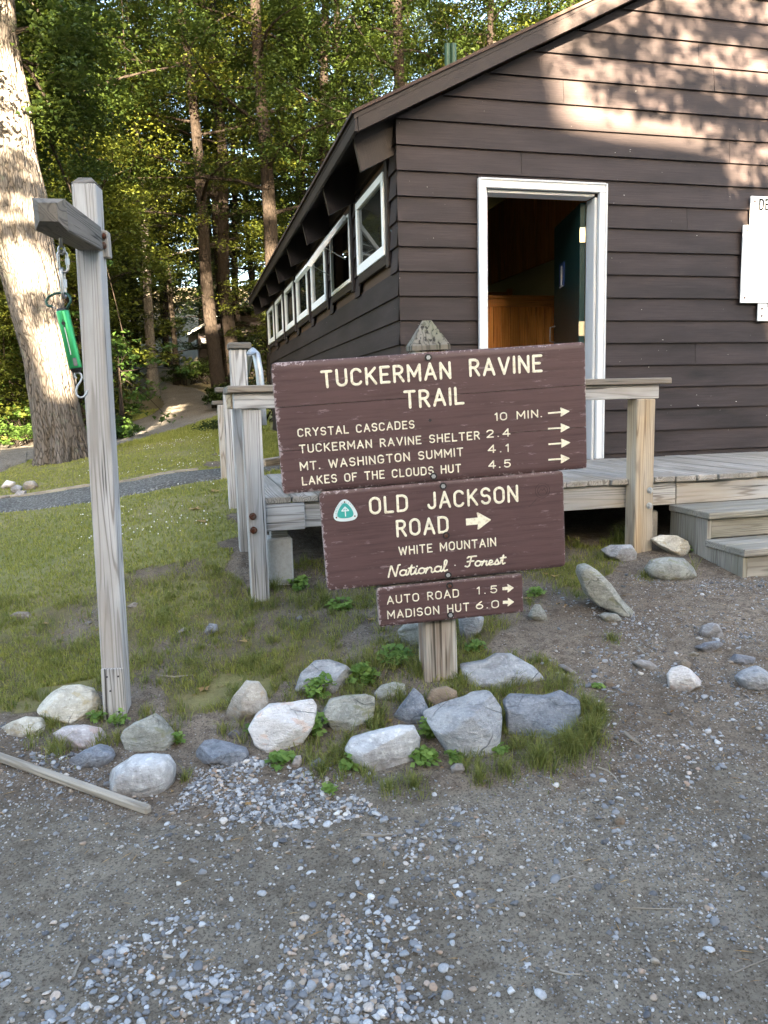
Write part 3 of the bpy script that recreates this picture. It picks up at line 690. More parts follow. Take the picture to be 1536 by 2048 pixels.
# ================================================================== PORCH DECK
deck = thing('porch_deck', 'weathered plank porch deck with a plank topped railing in front of the cabin door', 'porch', (.36, 4.08, .6))
db = MB(); X = .362
while X < 7.2:
    o = random.uniform(-.012, .012); wv = random.uniform(-.002, .002)
    db.box((X + .0695, (4.052 + o + 5.468) / 2, 1.003 + wv), (.138, 5.468 - 4.052 - o, .034), None, .004); X += .1445
build('deck_boards', db, W_DECK, deck)
rm = MB(); rm.box((1.70, 4.105, .914), (2.28, .038, .138), None, .003); rm.box((5.02, 4.106, .914), (4.35, .038, .138), None, .003); build('rim_board', rm, W_GREY, deck)
rm = MB(); rm.box((.468, 4.075, .912), (.205, .036, .142), None, .003); build('rim_board', rm, W_PALE, deck)
rm = MB(); rm.box((.382, 4.79, .912), (.038, 1.36, .138), None, .003); build('rim_board', rm, W_GREY, deck)
for ns in ((.44, .955), (.53, .952), (.48, .875), (.545, .868)):
    pass
jo = MB()
for x in np.arange(.9, 7, .6): jo.box((x, 4.80, .912), (.038, 1.33, .138), None, .002)
build('joists', jo, W_DARK, deck)
def post(x, y, z0, z1, wx, wy, mat, bolts=()):
    m = MB(); m.box((x, y, (z0 + z1) / 2), (wx, wy, z1 - z0), None, .006); p = build('railing_post', m, mat, deck)
    for (bx, bz) in bolts:
        bm = MB(); bm.tube([(bx, y - wy / 2 - .001, bz), (bx, y - wy / 2 - .006, bz)], .019, 12); bm.tube([(bx, y - wy / 2 - .006, bz), (bx, y - wy / 2 - .017, bz)], .012, 6); build('bolt', bm, RUST if x < 1 else GALV, p)
    return p
post(.313, 4.047, .38, 1.484, .094, .094, W_PALE, [(.292, .935), (.293, .862)])
post(2.552, 4.024, .45, 1.484, .118, .110, W_TAN, [(2.585, .955), (2.583, .865)])
post(.292, 4.55, .55, 1.82, .094, .094, W_PALE)
post(.292, 5.63, .66, 1.60, .094, .094, W_PALE)
post(.292, 6.85, .75, 1.515, .094, .094, W_GREY)
for (x, y, z, wx) in ((.302, 4.55, 1.838, .13), (.272, 5.66, 1.618, .16), (.272, 6.87, 1.533, .14)):
    m = MB(); m.box((x, y, z), (wx, .13, .034), None, .005); build('post_cap', m, W_DARK, deck)
m = MB(); m.box((1.433, 4.026, 1.5255), (2.42, .080, .080), None, .004); build('rail_beam', m, W_PALE, deck)
m = MB(); m.box((.235, 4.285, 1.5255), (.045, .425, .080), None, .004); build('rail_beam', m, W_TAN, deck)
m = MB(); m.box((1.452, 4.062, 1.5845), (2.515, .20, .036), None, .005); build('cap_board', m, W_CAP, deck)
m = MB(); m.box((.262, 4.34, 1.584), (.13, .345, .035), None, .005); build('cap_board', m, W_DARK, deck)
hr = MB(); pth = [onY(526, 850, 4.75), onY(521, 760, 4.75), onY(514, 712, 4.75), onY(508, 702, 4.8), onY(503, 703, 4.9), onY(497, 718, 5.15), onY(488, 765, 6.2), onY(482, 800, 7.4)]
hr.tube(resample(pth, 30), .024, 12); build('hand_rail', hr, GALV, deck, smooth=True)
hb = MB(); hb.beam(onY(489, 712, 4.53), onY(508, 704, 4.8), .05, .008); build('rail_bracket', hb, GALV, deck)
for (x, y, zt) in ((.44, 4.19, .79), (2.71, 4.23, .80), (1.6, 4.3, .78), (4.6, 4.3, .78)):
    m = MB(); zb = float(gz(x, y)) - .1; m.box((x, y, (zb + zt) / 2), (.135, .135, zt - zb), None, .01); build('pier', m, CONC, deck)
    m = MB(); m.box((x, y + .0, (zt + .843) / 2 + .001), (.09, .09, .842 - zt), None, .003); build('pier_block', m, W_GREY, deck)

# steps at the right
steps = thing('wooden_steps', 'two weathered wooden steps leading up to the porch deck at the right', 'steps', (3.5, 3.6, .5))
SX0, SX1 = 2.80, 5.2
def sbox(nm, y0, y1, z0, z1, x0=SX0 - .012, x1=SX1, mat=W_STEP):
    m = MB(); m.box(((x0 + x1) / 2, (y0 + y1) / 2, (z0 + z1) / 2), (x1 - x0, y1 - y0, z1 - z0), None, .005); build(nm, m, mat, steps)
sbox('tread', 3.845, 4.078, .808, .846); sbox('tread', 3.70, 3.842, .806, .845)
sbox('riser', 3.735, 3.77, .690, .805, SX0 + .03)
sbox('tread', 3.555, 3.733, .650, .689); sbox('tread', 3.405, 3.552, .648, .688)
sbox('riser', 3.435, 3.47, .40, .647, SX0 + .03)
m = MB(); m.prism([(SX0 + .002, 3.43, .40), (SX0 + .002, 3.43, .647), (SX0 + .002, 3.73, .647), (SX0 + .002, 3.73, .805), (SX0 + .002, 4.075, .805), (SX0 + .002, 4.075, .40)][::-1], (-1, 0, 0), .026); build('stringer', m, W_STEP, steps)
# ================================================================== TRAIL SIGN
SY, SP = -.1242, .0502
su = np.array([math.cos(SY), math.sin(SY), 0]); _n0 = np.cross(su, [0, 0, 1.])
sv = np.array([0, 0, 1.]) * math.cos(SP) + _n0 * math.sin(SP); sn = np.cross(su, sv); SP0 = np.array([1.05, 2.85, 1.45])
BTH = .042
sb_ = at(885, 1372)
sign = thing('trail_sign', 'wooden post carrying three maroon trail boards with routed cream lettering, standing among the border stones', 'trail sign', sb_)
def sgn(px, py, lift=0): return onP(px, py, SP0 + sn * lift, sn)
# post
back = -BTH - .003
pa, pb = onP(884, 1385, SP0 + sn * back, sn), onP(862, 700, SP0 + sn * back, sn)
pu = nrm(pb - pa); px_ = nrm(np.cross(pu, sn)); PW = .142
m = MB(); a0 = pa - pu * .25 - sn * PW / 2; ptop = pb + pu * 0 - sn * PW / 2
m.box((a0 + ptop) / 2, (np.linalg.norm(ptop - a0), PW, PW), (pu, np.cross(sn, pu), sn), .012)
POSTM = wood_mat('split_sign_post_wood', (.52, .49, .44), (.16, .13, .10), (.16, .085, .05), .5, .85, .46)
build('post', m, POSTM, sign)
m = MB(); q = [ptop + px_ * (sx * PW / 2 * 1.06) + sn * (sy * PW / 2 * 1.06) for sx, sy in ((-1, 1), (1, 1), (1, -1), (-1, -1))]
pk = ptop + pu * .115
V = q + [p + pu * .018 for p in q] + [pk - px_ * .018, pk + px_ * .018]
m.add(V, [(0, 1, 5, 4), (1, 2, 6, 5), (2, 3, 7, 6), (3, 0, 4, 7), (4, 5, 9, 8), (5, 6, 9), (6, 7, 8, 9), (7, 4, 8), (3, 2, 1, 0)], [((p - a0) @ pu, (p - a0) @ px_ * 1.0, (p - a0) @ sn) for p in V])
build('pointed_cap', m, wood_mat('mossy_post_top', (.24, .215, .175), (.05, .043, .033), (.15, .15, .085), .4, .9, .44), sign)
def rounded_board(name, x, z, wd, hg, roll, rad, label, planks=1):
    """board with rounded corners, softly broken edges and a worn front; local frame (a, b, sn)"""
    a = su * math.cos(roll) + sv * math.sin(roll); b = -su * math.sin(roll) + sv * math.cos(roll); C = SP0 + su * x + sv * z
    part = None
    fm = MB(); em = MB(); wear = []
    nx_, nz_ = 64, max(12, int(64 * hg / wd)); gap = .0011
    H = hg / planks
    for k in range(planks):
        zb = -hg / 2 + k * H + (gap if k else 0); zt = -hg / 2 + (k + 1) * H - (gap if k < planks - 1 else 0)
        rb = rad if k == 0 else .002; rt = rad if k == planks - 1 else .002
        off = random.uniform(0, 30); nzz = max(6, nz_ // planks)
        gxs = np.r_[-wd / 2, np.linspace(-wd / 2 + .003, wd / 2 - .003, nx_), wd / 2]; gzs = np.r_[zb, np.linspace(zb + .003, zt - .003, nzz), zt]
        for r_ in (rad,): gxs = np.unique(np.r_[gxs, -wd / 2 + r_ * .29, wd / 2 - r_ * .29, -wd / 2 + r_, wd / 2 - r_])
        V = []; G = []; base = len(fm.v)
        for zz in gzs:
            for xx in gxs:
                qx, qz = xx, zz
                r_ = rt if zz > (zb + zt) / 2 else rb; sx = 1 if xx > 0 else -1; cxr = sx * (wd / 2 - r_); czr = (zt - r_) if zz > (zb + zt) / 2 else (zb + r_); sz = 1 if zz > (zb + zt) / 2 else -1
                if sx * (xx - cxr) > 0 and sz * (zz - czr) > 0:
                    dx, dz = sx * (xx - cxr), sz * (zz - czr); dm_ = max(dx, dz); L = math.hypot(dx, dz)
                    qx, qz = cxr + sx * dx * dm_ / L, czr + sz * dz * dm_ / L
                ed = min(wd / 2 - abs(qx), (hg / 2 - abs(qz)) if planks == 1 else min(hg / 2 - abs(qz), 9))
                drop = -.004 * max(0, 1 - ed / .0035) ** 2 if ed < .0035 else 0
                w_ = .55 * max(0, 1 - ed / .055) ** 1.5 + .12 * max(0, 1 - (qz + hg / 2) / .06) * 0 + (.10 if qx < -wd * .38 else 0)
                sd = min(abs(qz - zb) if k else 9, abs(qz - zt) if k < planks - 1 else 9)
                w_ += .15 * max(0, 1 - sd / .006)
                V.append(C + a * qx + b * qz + sn * drop); G.append((qx + off, qz + off * .1, 0)); wear.append(w_)
        nX, nZ = len(gxs), len(gzs)
        fm.add(V, [(j * nX + i, j * nX + i + 1, (j + 1) * nX + i + 1, (j + 1) * nX + i) for j in range(nZ - 1) for i in range(nX - 1)], G)
        ring = [i for i in range(nX)] + [j * nX + nX - 1 for j in range(1, nZ)] + [(nZ - 1) * nX + i for i in range(nX - 2, -1, -1)] + [j * nX for j in range(nZ - 2, 0, -1)]
        rv = [V[i] for i in ring]; bk = [p - sn * BTH for p in rv]; K = len(rv)
        em.add(rv + bk, [(i, i + K, (i + 1) % K + K, (i + 1) % K) for i in range(K)] + [tuple(range(K, 2 * K))[::-1]], [((p - C) @ a + off, (p - C) @ b, (p - C) @ sn) for p in rv + bk])
    o = build(name, fm, SBROWN, sign); at_ = o.data.attributes.new('wear', 'FLOAT', 'POINT'); at_.data.foreach_set('value', np.array(wear, np.float32))
    o.data.polygons.foreach_set('use_smooth', np.ones(len(o.data.polygons), bool))
    o['label'] = label; build('worn_edge', em, SEDGE, o)
    return o
B1 = rounded_board('sign_board', -.1281, -.0125, 1.2158, .496, .0484, .016, 'large top board headed Tuckerman Ravine Trail', 3)
B2 = rounded_board('sign_board', -.0868, -.4603, .9793, .3984, .0517, .022, 'middle board reading Old Jackson Road', 1)
B3 = rounded_board('sign_board', -.0656, -.7517, .5994, .1643, .047, .012, 'small bottom board for Auto Road and Madison Hut', 1)
# --- single-stroke routed lettering
def arc(cx, cy, rx, ry, a0, a1, n=9):
    return [(cx + rx * math.cos(math.radians(a0 + (a1 - a0) * i / n)), cy + ry * math.sin(math.radians(a0 + (a1 - a0) * i / n))) for i in range(n + 1)]
_r = .25
GL = {
 'A': (.62, [[(0, 0), (.31, 1), (.62, 0)], [(.12, .33), (.50, .33)]]),
 'C': (.56, [arc(.28, .72, .28, .28, 25, 180, 8) + arc(.28, .28, .28, .28, 180, 335, 8)]),
 'D': (.56, [[(0, 0), (0, 1), (.26, 1)] + arc(.26, .70, .30, .30, 90, 0, 6) + arc(.26, .30, .30, .30, 0, -90, 6) + [(0, 0)]]),
 'E': (.48, [[(.48, 1), (0, 1), (0, 0), (.48, 0)], [(0, .52), (.38, .52)]]),
 'F': (.46, [[(.46, 1), (0, 1), (0, 0)], [(0, .52), (.36, .52)]]),
 'G': (.58, [arc(.28, .72, .28, .28, 25, 180, 8) + arc(.28, .28, .28, .28, 180, 360, 8) + [(.56, .46), (.32, .46)]]),
 'H': (.54, [[(0, 0), (0, 1)], [(.54, 0), (.54, 1)], [(0, .52), (.54, .52)]]),
 'I': (.0, [[(0, 0), (0, 1)]]),
 'J': (.42, [[(.42, 1), (.42, .25)] + arc(.21, .22, .21, .22, 0, -180, 8)]),
 'K': (.54, [[(0, 0), (0, 1)], [(.52, 1), (0, .42)], [(.17, .60), (.54, 0)]]),
 'L': (.44, [[(0, 1), (0, 0), (.44, 0)]]),
 'M': (.70, [[(0, 0), (0, 1), (.35, .30), (.70, 1), (.70, 0)]]),
 'N': (.56, [[(0, 0), (0, 1), (.56, 0), (.56, 1)]]),
 'O': (.58, [arc(.29, .70, .29, .30, 0, 180, 10) + arc(.29, .30, .29, .30, 180, 360, 10) + [(.58, .70)]]),
 'P': (.50, [[(0, 0), (0, 1), (.24, 1)] + arc(.24, .75, .25, .25, 90, -90, 9) + [(0, .5)]]),
 'R': (.52, [[(0, 0), (0, 1), (.24, 1)] + arc(.24, .75, .25, .25, 90, -90, 9) + [(0, .5)], [(.25, .49), (.52, 0)]]),
 'S': (.52, [arc(.26, .745, .26, .255, 25, 250, 10) + arc(.26, .265, .26, .265, 75, -155, 10)]),
 'T': (.56, [[(0, 1), (.56, 1)], [(.28, 1), (.28, 0)]]),
 'U': (.54, [[(0, 1), (0, .27)] + arc(.27, .27, .27, .27, 180, 360, 9) + [(.54, 1)]]),
 'V': (.60, [[(0, 1), (.30, 0), (.60, 1)]]),
 'W': (.86, [[(0, 1), (.21, 0), (.43, .9), (.65, 0), (.86, 1)]]),
 'Y': (.58, [[(0, 1), (.29, .48), (.58, 1)], [(.29, .48), (.29, 0)]]),
 '0': (.56, [arc(.28, .70, .28, .30, 0, 180, 10) + arc(.28, .30, .28, .30, 180, 360, 10) + [(.56, .70)]]),
 '1': (.16, [[(0, .82), (.16, 1), (.16, 0)]]),
 '2': (.52, [arc(.26, .73, .26, .27, 165, -25, 9) + [(0, 0), (.52, 0)]]),
 '4': (.56, [[(.42, 0), (.42, 1), (0, .28), (.58, .28)]]),
 '5': (.52, [[(.48, 1), (.06, 1), (.03, .56)] + arc(.25, .33, .27, .33, 130, -150, 11)]),
 '6': (.54, [[(.44, 1)] + arc(.27, .30, .27, .42, 140, 180, 4) + arc(.27, .29, .27, .29, 180, 540, 14)]),
 '.': (.02, [[(0, .03), (.015, .03)]]),
 ' ': (.34, []),
}
SCR = {   # script capitals and lower case for the forest name (connected hand)
 'N': (.66, [[(0, 0), (.10, .96), (.14, .96), (.40, .04), (.44, .04), (.54, .98), (.64, 1.02)]]),
 'a': (.50, [arc(.20, .26, .19, .25, 50, 360, 12) + [(.40, .46), (.36, .12), (.42, .01), (.52, .08)]]),
 't': (.36, [[(.0, .06), (.20, .86), (.16, .14), (.22, .01), (.34, .08)], [(.02, .60), (.36, .64)]]),
 'i': (.26, [[(0, .06), (.12, .48), (.09, .10), (.15, .0), (.26, .08)], [(.16, .70), (.165, .71)]]),
 'o': (.46, [arc(.20, .25, .18, .25, 80, 440, 14) + [(.34, .42), (.48, .40)]]),
 'n': (.52, [[(0, .02), (.07, .48), (.08, .30)] + arc(.22, .28, .13, .21, 160, 10, 6) + [(.34, .08), (.40, .0), (.52, .08)]]),
 'l': (.30, [[(0, .06), (.20, .66)] + arc(.15, .86, .07, .13, 0, 180, 6) + [(.06, .14), (.13, .0), (.28, .08)]]),
 'F': (.62, [[(.10, .90), (.16, 1.0), (.66, 1.02)], [(.34, 1.0), (.28, .12), (.16, .0), (.02, .08)], [(.12, .52), (.52, .55)]]),
 'r': (.40, [[(0, .04), (.12, .50), (.16, .40), (.30, .42), (.27, .10), (.33, .0), (.42, .08)]]),
 'e': (.40, [[(0, .12), (.26, .28)] + arc(.17, .32, .11, .16, 0, 150, 6) + [(.05, .12), (.16, .0), (.38, .10)]]),
 's': (.36, [[(0, .06), (.17, .52), (.28, .20), (.24, .03), (.06, .03)], [(.24, .03), (.38, .09)]]),
}
_lift = [0]
def bead(mb, pts, wd, ht, n, lift=.0):
    """half-round routed stroke through 3-D points lying on a plane with normal n"""
    P = np.array(pts, float)
    if len(P) > 1:
        keep = [0] + [i for i in range(1, len(P)) if np.linalg.norm(P[i] - P[i - 1]) > 1e-6]; P = P[keep]
    m_ = len(P); off = 0
    T = np.gradient(P, axis=0) if m_ > 1 else np.array([[1, 0, 0]])
    d = np.diff(P, axis=0); d /= np.linalg.norm(d, axis=1)[:, None]
    _lift[0] = (_lift[0] + 1) % 9; ht = ht + _lift[0] * .00007
    prof = [(-1, -.6), (-.92, .55), (-.55, 1.0), (.55, 1.0), (.92, .55), (1, -.6)]; k = len(prof)
    # split at sharp corners so each run keeps its width
    runs = []; st = 0
    for i in range(1, m_ - 1):
        if d[i - 1] @ d[i] < .55: runs.append((st, i)); st = i
    runs.append((st, m_ - 1))
    for (i0, i1) in runs:
        Q = P[i0:i1 + 1]; dd = d[i0:i1]; L = len(Q); rows = []
        tang = [dd[0]] + [nrm(dd[i - 1] + dd[i]) for i in range(1, L - 1)] + [dd[-1]]
        cap = [(-.98, .25), (-.70, .72), (0, 1.0)]
        seq = [(Q[0] + tang[0] * cx_ * wd / 2, tang[0], sc_) for cx_, sc_ in cap[:2]] + [(Q[i], tang[i], 1.0) for i in range(L)] + [(Q[-1] - tang[-1] * cx_ * wd / 2, tang[-1], sc_) for cx_, sc_ in cap[:2][::-1]]
        V = []
        for (c_, t_, s_) in seq:
            sd = np.cross(n, t_)
            for (u, h) in prof: V.append(c_ + sd * u * wd / 2 * s_ * -1 + n * (h * ht))
        Fc = [(r * k + j, r * k + j + 1, (r + 1) * k + j + 1, (r + 1) * k + j) for r in range(len(seq) - 1) for j in range(k - 1)]
        Fc += [tuple(range(k))[::-1], tuple((len(seq) - 1) * k + j for j in range(k))]
        mb.add(V, Fc)
        ht += .00005
def write(mb, text, p0, p1, hpx, wfrac, font=GL, gap=.33, slant=0.0, scribble=.012):
    """text between two baseline pixels on the sign plane; hpx = capital height in photo pixels"""
    A, Bp = sgn(*p0), sgn(*p1); ex = nrm(Bp - A); ey = np.cross(sn, ex); L = np.linalg.norm(Bp - A)
    h = np.linalg.norm(sgn(p0[0], p0[1] - hpx) - A); wfrac *= .78; wd = h * wfrac
    adv = []; x = 0
    for i, ch in enumerate(text):
        adv.append(x); x += font[ch][0] + (gap if i < len(text) - 1 else 0)
    s_ = (L - wd * .6) / x
    for ch, a in zip(text, adv):
        if ch == ' ': mb.append(MB())
        jz = random.uniform(-.012, .012)
        for st in font[ch][1]:
            bead(mb[-1], [A + ex * (wd * .3 + s_ * (a + px)) + ex * slant * h * py + ey * (h * (py * (1 - wfrac) + wfrac / 2 + jz)) for px, py in st], wd, .0016, sn)
def arrow(mb, p0, p1, headpx, shaftpx, headlen=.42):
    A, Bp = sgn(*p0), sgn(*p1); ex = nrm(Bp - A); ey = np.cross(sn, ex); L = np.linalg.norm(Bp - A); k = np.linalg.norm(sgn(p0[0], p0[1] + 10) - A) / 10
    hw, sw, hl = headpx * k / 2, shaftpx * k / 2, L * headlen
    poly = [(0, -sw), (L - hl * .94, -sw), (L - hl, -hw), (L - hl * .9, -hw * 1.02), (L, -hw * .05), (L, hw * .05), (L - hl * .9, hw * 1.02), (L - hl, hw), (L - hl * .94, sw), (0, sw)]
    mb.prism([A + ex * u + ey * v + sn * .0017 for u, v in poly], sn, .003)
def lettering(board, lines, arrows):
    for (name, rows) in lines:
        for r_ in rows:
            mbs = [MB()]; write(mbs, *r_[:5], **(r_[5] if len(r_) > 5 else {}))
            for mb in mbs: build('lettering', mb, LETTER, board)
    for a_ in arrows:
        mb = MB(); arrow(mb, *a_); build('arrow', mb, LETTER, board)
lettering(B1, [('heading', [('TUCKERMAN', (644, 777), (902, 758), 36.5, .20), ('RAVINE', (939.5, 754), (1084, 744.5), 36.5, .20), ('TRAIL', (809.5, 818), (928, 809.5), 37, .20)]),
 ('place_lettering', [('CRYSTAL CASCADES', (596, 874.6), (829, 857), 17.3, .20), ('TUCKERMAN RAVINE SHELTER', (599.5, 907), (959.5, 879), 17.6, .20), ('MT. WASHINGTON SUMMIT', (601, 942), (926.5, 912), 18, .20), ('LAKES OF THE CLOUDS HUT', (605, 971), (922, 944.5), 17.6, .20)]),
 ('distance_lettering', [('10 MIN.', (990, 842), (1083.5, 834.8), 16.5, .20, dict(gap=.34)), ('2.4', (973.5, 876), (1020, 872.7), 16.5, .20, dict(gap=.42)), ('4.1', (976, 906.5), (1017, 904), 16.5, .20, dict(gap=.46)), ('4.5', (977, 937.5), (1021, 935), 16.5, .20, dict(gap=.42))])],
 [((1096, 826.5), (1138.5, 822.5), 17, 3.2), ((1096, 857.5), (1139, 854.5), 17, 3.2), ((1097, 888.5), (1140, 885), 17, 3.2), ((1096.5, 919.5), (1139, 916.5), 17, 3.2)])
lettering(B2, [('heading', [('OLD', (740, 1029.6), (816, 1023.5), 35.5, .19), ('JACKSON', (856, 1019.8), (1036, 1004), 35, .19), ('ROAD', (794, 1074.7), (897, 1066), 35, .19)]),
 ('forest_lettering', [('WHITE MOUNTAIN', (798, 1111), (992, 1092.3), 17.8, .19)]),
 ('script_lettering', [('National', (776, 1155.7), (896, 1143), 25, .17, dict(font=SCR, gap=.0, slant=.12)), ('Forest', (929, 1136), (1011, 1129), 23, .18, dict(font=SCR, gap=.0, slant=.12)), ('.', (909, 1132), (911, 1132), 14, .2)])],
 [((932, 1044), (981, 1039.5), 33, 13.5, .55)])
lettering(B3, [('place_lettering', [('AUTO ROAD', (774.5, 1209), (917.8, 1194.3), 17, .18), ('MADISON HUT', (775.4, 1238.5), (938.5, 1221.7), 17, .18)]),
 ('distance_lettering', [('1.5', (954, 1189), (994, 1186), 15.5, .18, dict(gap=.50)), ('6.0', (952, 1219), (997.5, 1215.7), 16, .18, dict(gap=.38))])],
 [((1005, 1177.3), (1027, 1175.5), 16, 6, .56), ((1005.6, 1204.6), (1027.5, 1203.6), 16, 6, .56)])
for (bd, px, py, mt) in ((B1, 856.4, 715, BLACKM), (B1, 867, 952.5, BLACKM), (B2, 886, 972, BLACKM), (B2, 892, 1070.7, RUST), (B2, 896, 1150, BLACKM), (B3, 899, 1171, RUST), (B3, 900.7, 1230, BLACKM)):
    c = sgn(px, py); mb = MB(); mb.tube([c - sn * .004, c + sn * .0022], .0145, 18); 
    o = build('bolt', mb, BLACKP, bd)
    mb = MB(); mb.tube([c + sn * .0015, c + sn * .006], .0085, 6); build('bolt_head', mb, GALV if mt is BLACKM else RUST, bd)
mb = MB(); c = sgn(860, 840.5); mb.tube([c - sn * .004, c + sn * .001], .006, 12); build('screw_hole', mb, BLACKP, B1)
# trail badge: rounded triangle, white rim, teal field, white monogram
bc = sgn(690.4, 1023.5); bx = nrm(sgn(720, 1021) - sgn(660, 1026)); by = np.cross(sn, bx); BS = np.linalg.norm(sgn(712.8, 1023) - sgn(668.2, 1023)) / 2
def rtri(s_, n=40):
    out = []
    for i in range(n):
        t = 2 * math.pi * i / n + math.pi / 2; r_ = 1 + .13 * math.cos(3 * (t - math.pi / 2)) + .02 * math.cos(6 * (t - math.pi / 2)); out.append((r_ * math.cos(t) * s_, r_ * math.sin(t) * s_))
    return out
mb = MB(); mb.prism([bc + bx * u * BS * 1.02 + by * v * BS * .98 + sn * .003 for u, v in rtri(1)], sn, .004); bdg = build('trail_badge', mb, BADGEW, B2)
mb = MB(); mb.prism([bc + bx * u * BS * 1.02 + by * (v * BS + BS * .02) + sn * .0036 for u, v in rtri(.68)], sn, .002); build('badge_field', mb, BADGET, B2)
mb = MB()
for st in ([(0, .40), (0, -.38)], [(-.30, .12), (0, .44)], [(0, .44), (.30, .12)], [(-.30, .10), (.30, .10)]):
    bead(mb, [bc + bx * u * BS + by * v * BS + sn * .0036 for u, v in st], BS * .10, .0008, sn)
build('monogram', mb, BADGEW, B2)
mb = MB()
def arc_text(txt, r_, a0, a1, hh):
    for i, ch in enumerate(txt):
        a = math.radians(a0 + (a1 - a0) * i / (len(txt) - 1)); up = 1
        ex = bx * math.sin(a) - by * math.cos(a); ey = bx * math.cos(a) + by * math.sin(a); c_ = bc + (bx * math.cos(a) + by * math.sin(a)) * r_ * BS
        for st in GL[ch][1]: bead(mb, [c_ + ex * (px - GL[ch][0] / 2) * hh + ey * py * hh + sn * .003 for px, py in st], hh * .17, .0005, sn)
arc_text('APPALACHIAN', .75, 205, 100, .0055); arc_text('TRAIL', .77, 80, 25, .0055)
build('badge_lettering', mb, BADGEI, B2)
for a in (90, 210, 330):
    c = bc + bx * math.cos(math.radians(a)) * BS * .96 + by * math.sin(math.radians(a)) * BS * .90; mb = MB(); mb.tube([c, c + sn * .006], .0032, 8); build('rivet', mb, RUST, B2)
# faint carved emblem
mb = MB(); ec = sgn(1085, 981)
k = np.linalg.norm(sgn(1095, 981) - ec) / 10
for r_ in (14.5, 10): bead(mb, [ec + su * x * k + sv * y * k for x, y in arc(0, 0, r_, r_, 0, 360, 28)], .0016, .0005, sn)
bead(mb, [ec + su * x * k + sv * y * k for x, y in ((-8, -4), (-3, 4), (0, 0), (3, 5), (8, -4))], .0014, .0005, sn)
bead(mb, [ec + su * x * k + sv * y * k for x, y in ((-10, -14), (-18, -23), (-27, -31))], .0014, .0005, sn)
build('carved_emblem', mb, GROOVE, B2)

# ================================================================== SCALE POST
pb_ = at(236, 1424); PY = pb_[1]
spole = thing('scale_post', 'tall square grey timber post with a chamfered arm reaching towards the viewer', 'post', pb_)
fa = math.radians(10); fn = np.array([-math.sin(fa), -math.cos(fa), 0]); fr_ = np.array([math.cos(fa), -math.sin(fa), 0])   # front normal, right
P0_ = np.array([pb_[0], PY + .01, pb_[2]]); pt_ = onY(174, 372, PY + .03); tax = nrm(pt_ - P0_); PWs = .089 * PY / 3.2
m = MB(); a0 = P0_ - tax * .2; b0 = onY(174, 372, PY + .03)
axy = (tax, nrm(np.cross(fn, tax)), nrm(np.cross(tax, np.cross(fn, tax))))
m.box((a0 + b0) / 2, (np.linalg.norm(b0 - a0), PWs, PWs), axy, .005); build('post', m, W_PALE, spole)
m = MB(); q = [b0 + fr_ * sx * PWs * .5 + fn * sy * PWs * .5 for sx, sy in ((-1, 1), (1, 1), (1, -1), (-1, -1))]
q2 = [b0 + tax * .024 + fr_ * sx * PWs * .27 + fn * sy * PWs * .27 for sx, sy in ((-1, 1), (1, 1), (1, -1), (-1, -1))]
m.add(q + q2, [(0, 1, 5, 4), (1, 2, 6, 5), (2, 3, 7, 6), (3, 0, 4, 7), (4, 5, 6, 7)]); build('post_top', m, W_DARK, spole)
# repaired foot: a slightly proud sleeve board
m = MB(); fb = P0_ + tax * .085 + fn * (PWs / 2 + .0065); m.box(fb, (.235, PWs * .97, .012), axy, .002); build('foot_board', m, W_GREY, spole)
for (dx, dz) in ((-.02, .15), (.025, .15), (-.01, .09), (.02, .0)):
    c = P0_ + tax * (dz + .02) + fn * (PWs / 2 + .012) + fr_ * dx; mb = MB(); mb.tube([c, c + fn * .003], .004, 8); build('nail', mb, BLACKM, spole)
# arm
ae = onY(98, 428, PY * .76); aj = onY(178, 476, PY - .02); AD = nrm(aj - ae)
aw = PWs * 1.0; ahh = PWs * .98
ar = nrm(np.cross(AD, [0, 0, 1.])); au = np.cross(ar, AD); m = MB(); s0 = ae + AD * .02; s1 = aj + AD * .02
m.box((s0 + s1) / 2, (np.linalg.norm(s1 - s0), aw, ahh), (AD, -ar, au), .004)
q = [s0 + ar * sx * aw / 2 + au * sy * ahh / 2 for sx, sy in ((-1, -1), (1, -1), (1, 1), (-1, 1))]; q2 = [ae - AD * .012 + ar * sx * aw * .28 + au * (sy * ahh * .28 + .004) for sx, sy in ((-1, -1), (1, -1), (1, 1), (-1, 1))]
V = q + q2; m.add(V, [(0, 4, 5, 1), (1, 5, 6, 2), (2, 6, 7, 3), (3, 7, 4, 0), (4, 7, 6, 5)], [((p - ae) @ AD, (p - ae) @ ar, (p - ae) @ au) for p in V])
arm = build('arm', m, W_DARK, spole)
bk_ = onY(213, 490, PY + .06); m = MB(); m.box(bk_ + np.array([-.012, 0, 0]), (.09, .05, .10), (AD, -ar, au), .004); build('back_block', m, W_GREY, spole)
for py in (472, 491):
    c = onY(203, py, PY + .01); m = MB(); m.tube([c - fr_ * .012, c + fr_ * .018], .008, 8); m.tube([c + fr_ * .006, c + fr_ * .014], .013, 6); build('bolt', m, RUST, spole)
HY = (ae + AD * .24)[1]
def hp(px, py): return onY(px, py, HY)
scl = np.linalg.norm(hp(125, 500) - hp(125, 600)) / 100
m = MB(); c0 = hp(121, 468); m.tube([c0 + [0, 0, .012], hp(122, 492)], .0052, 8); m.tube([hp(123, 500) + np.array([math.cos(t) * 5.5 * scl, 0, math.sin(t) * 8 * scl]) for t in np.linspace(0, 2 * math.pi, 15)[:-1]], .0042, 8, closed=True); build('eye_bolt', m, STEEL, spole, smooth=True)
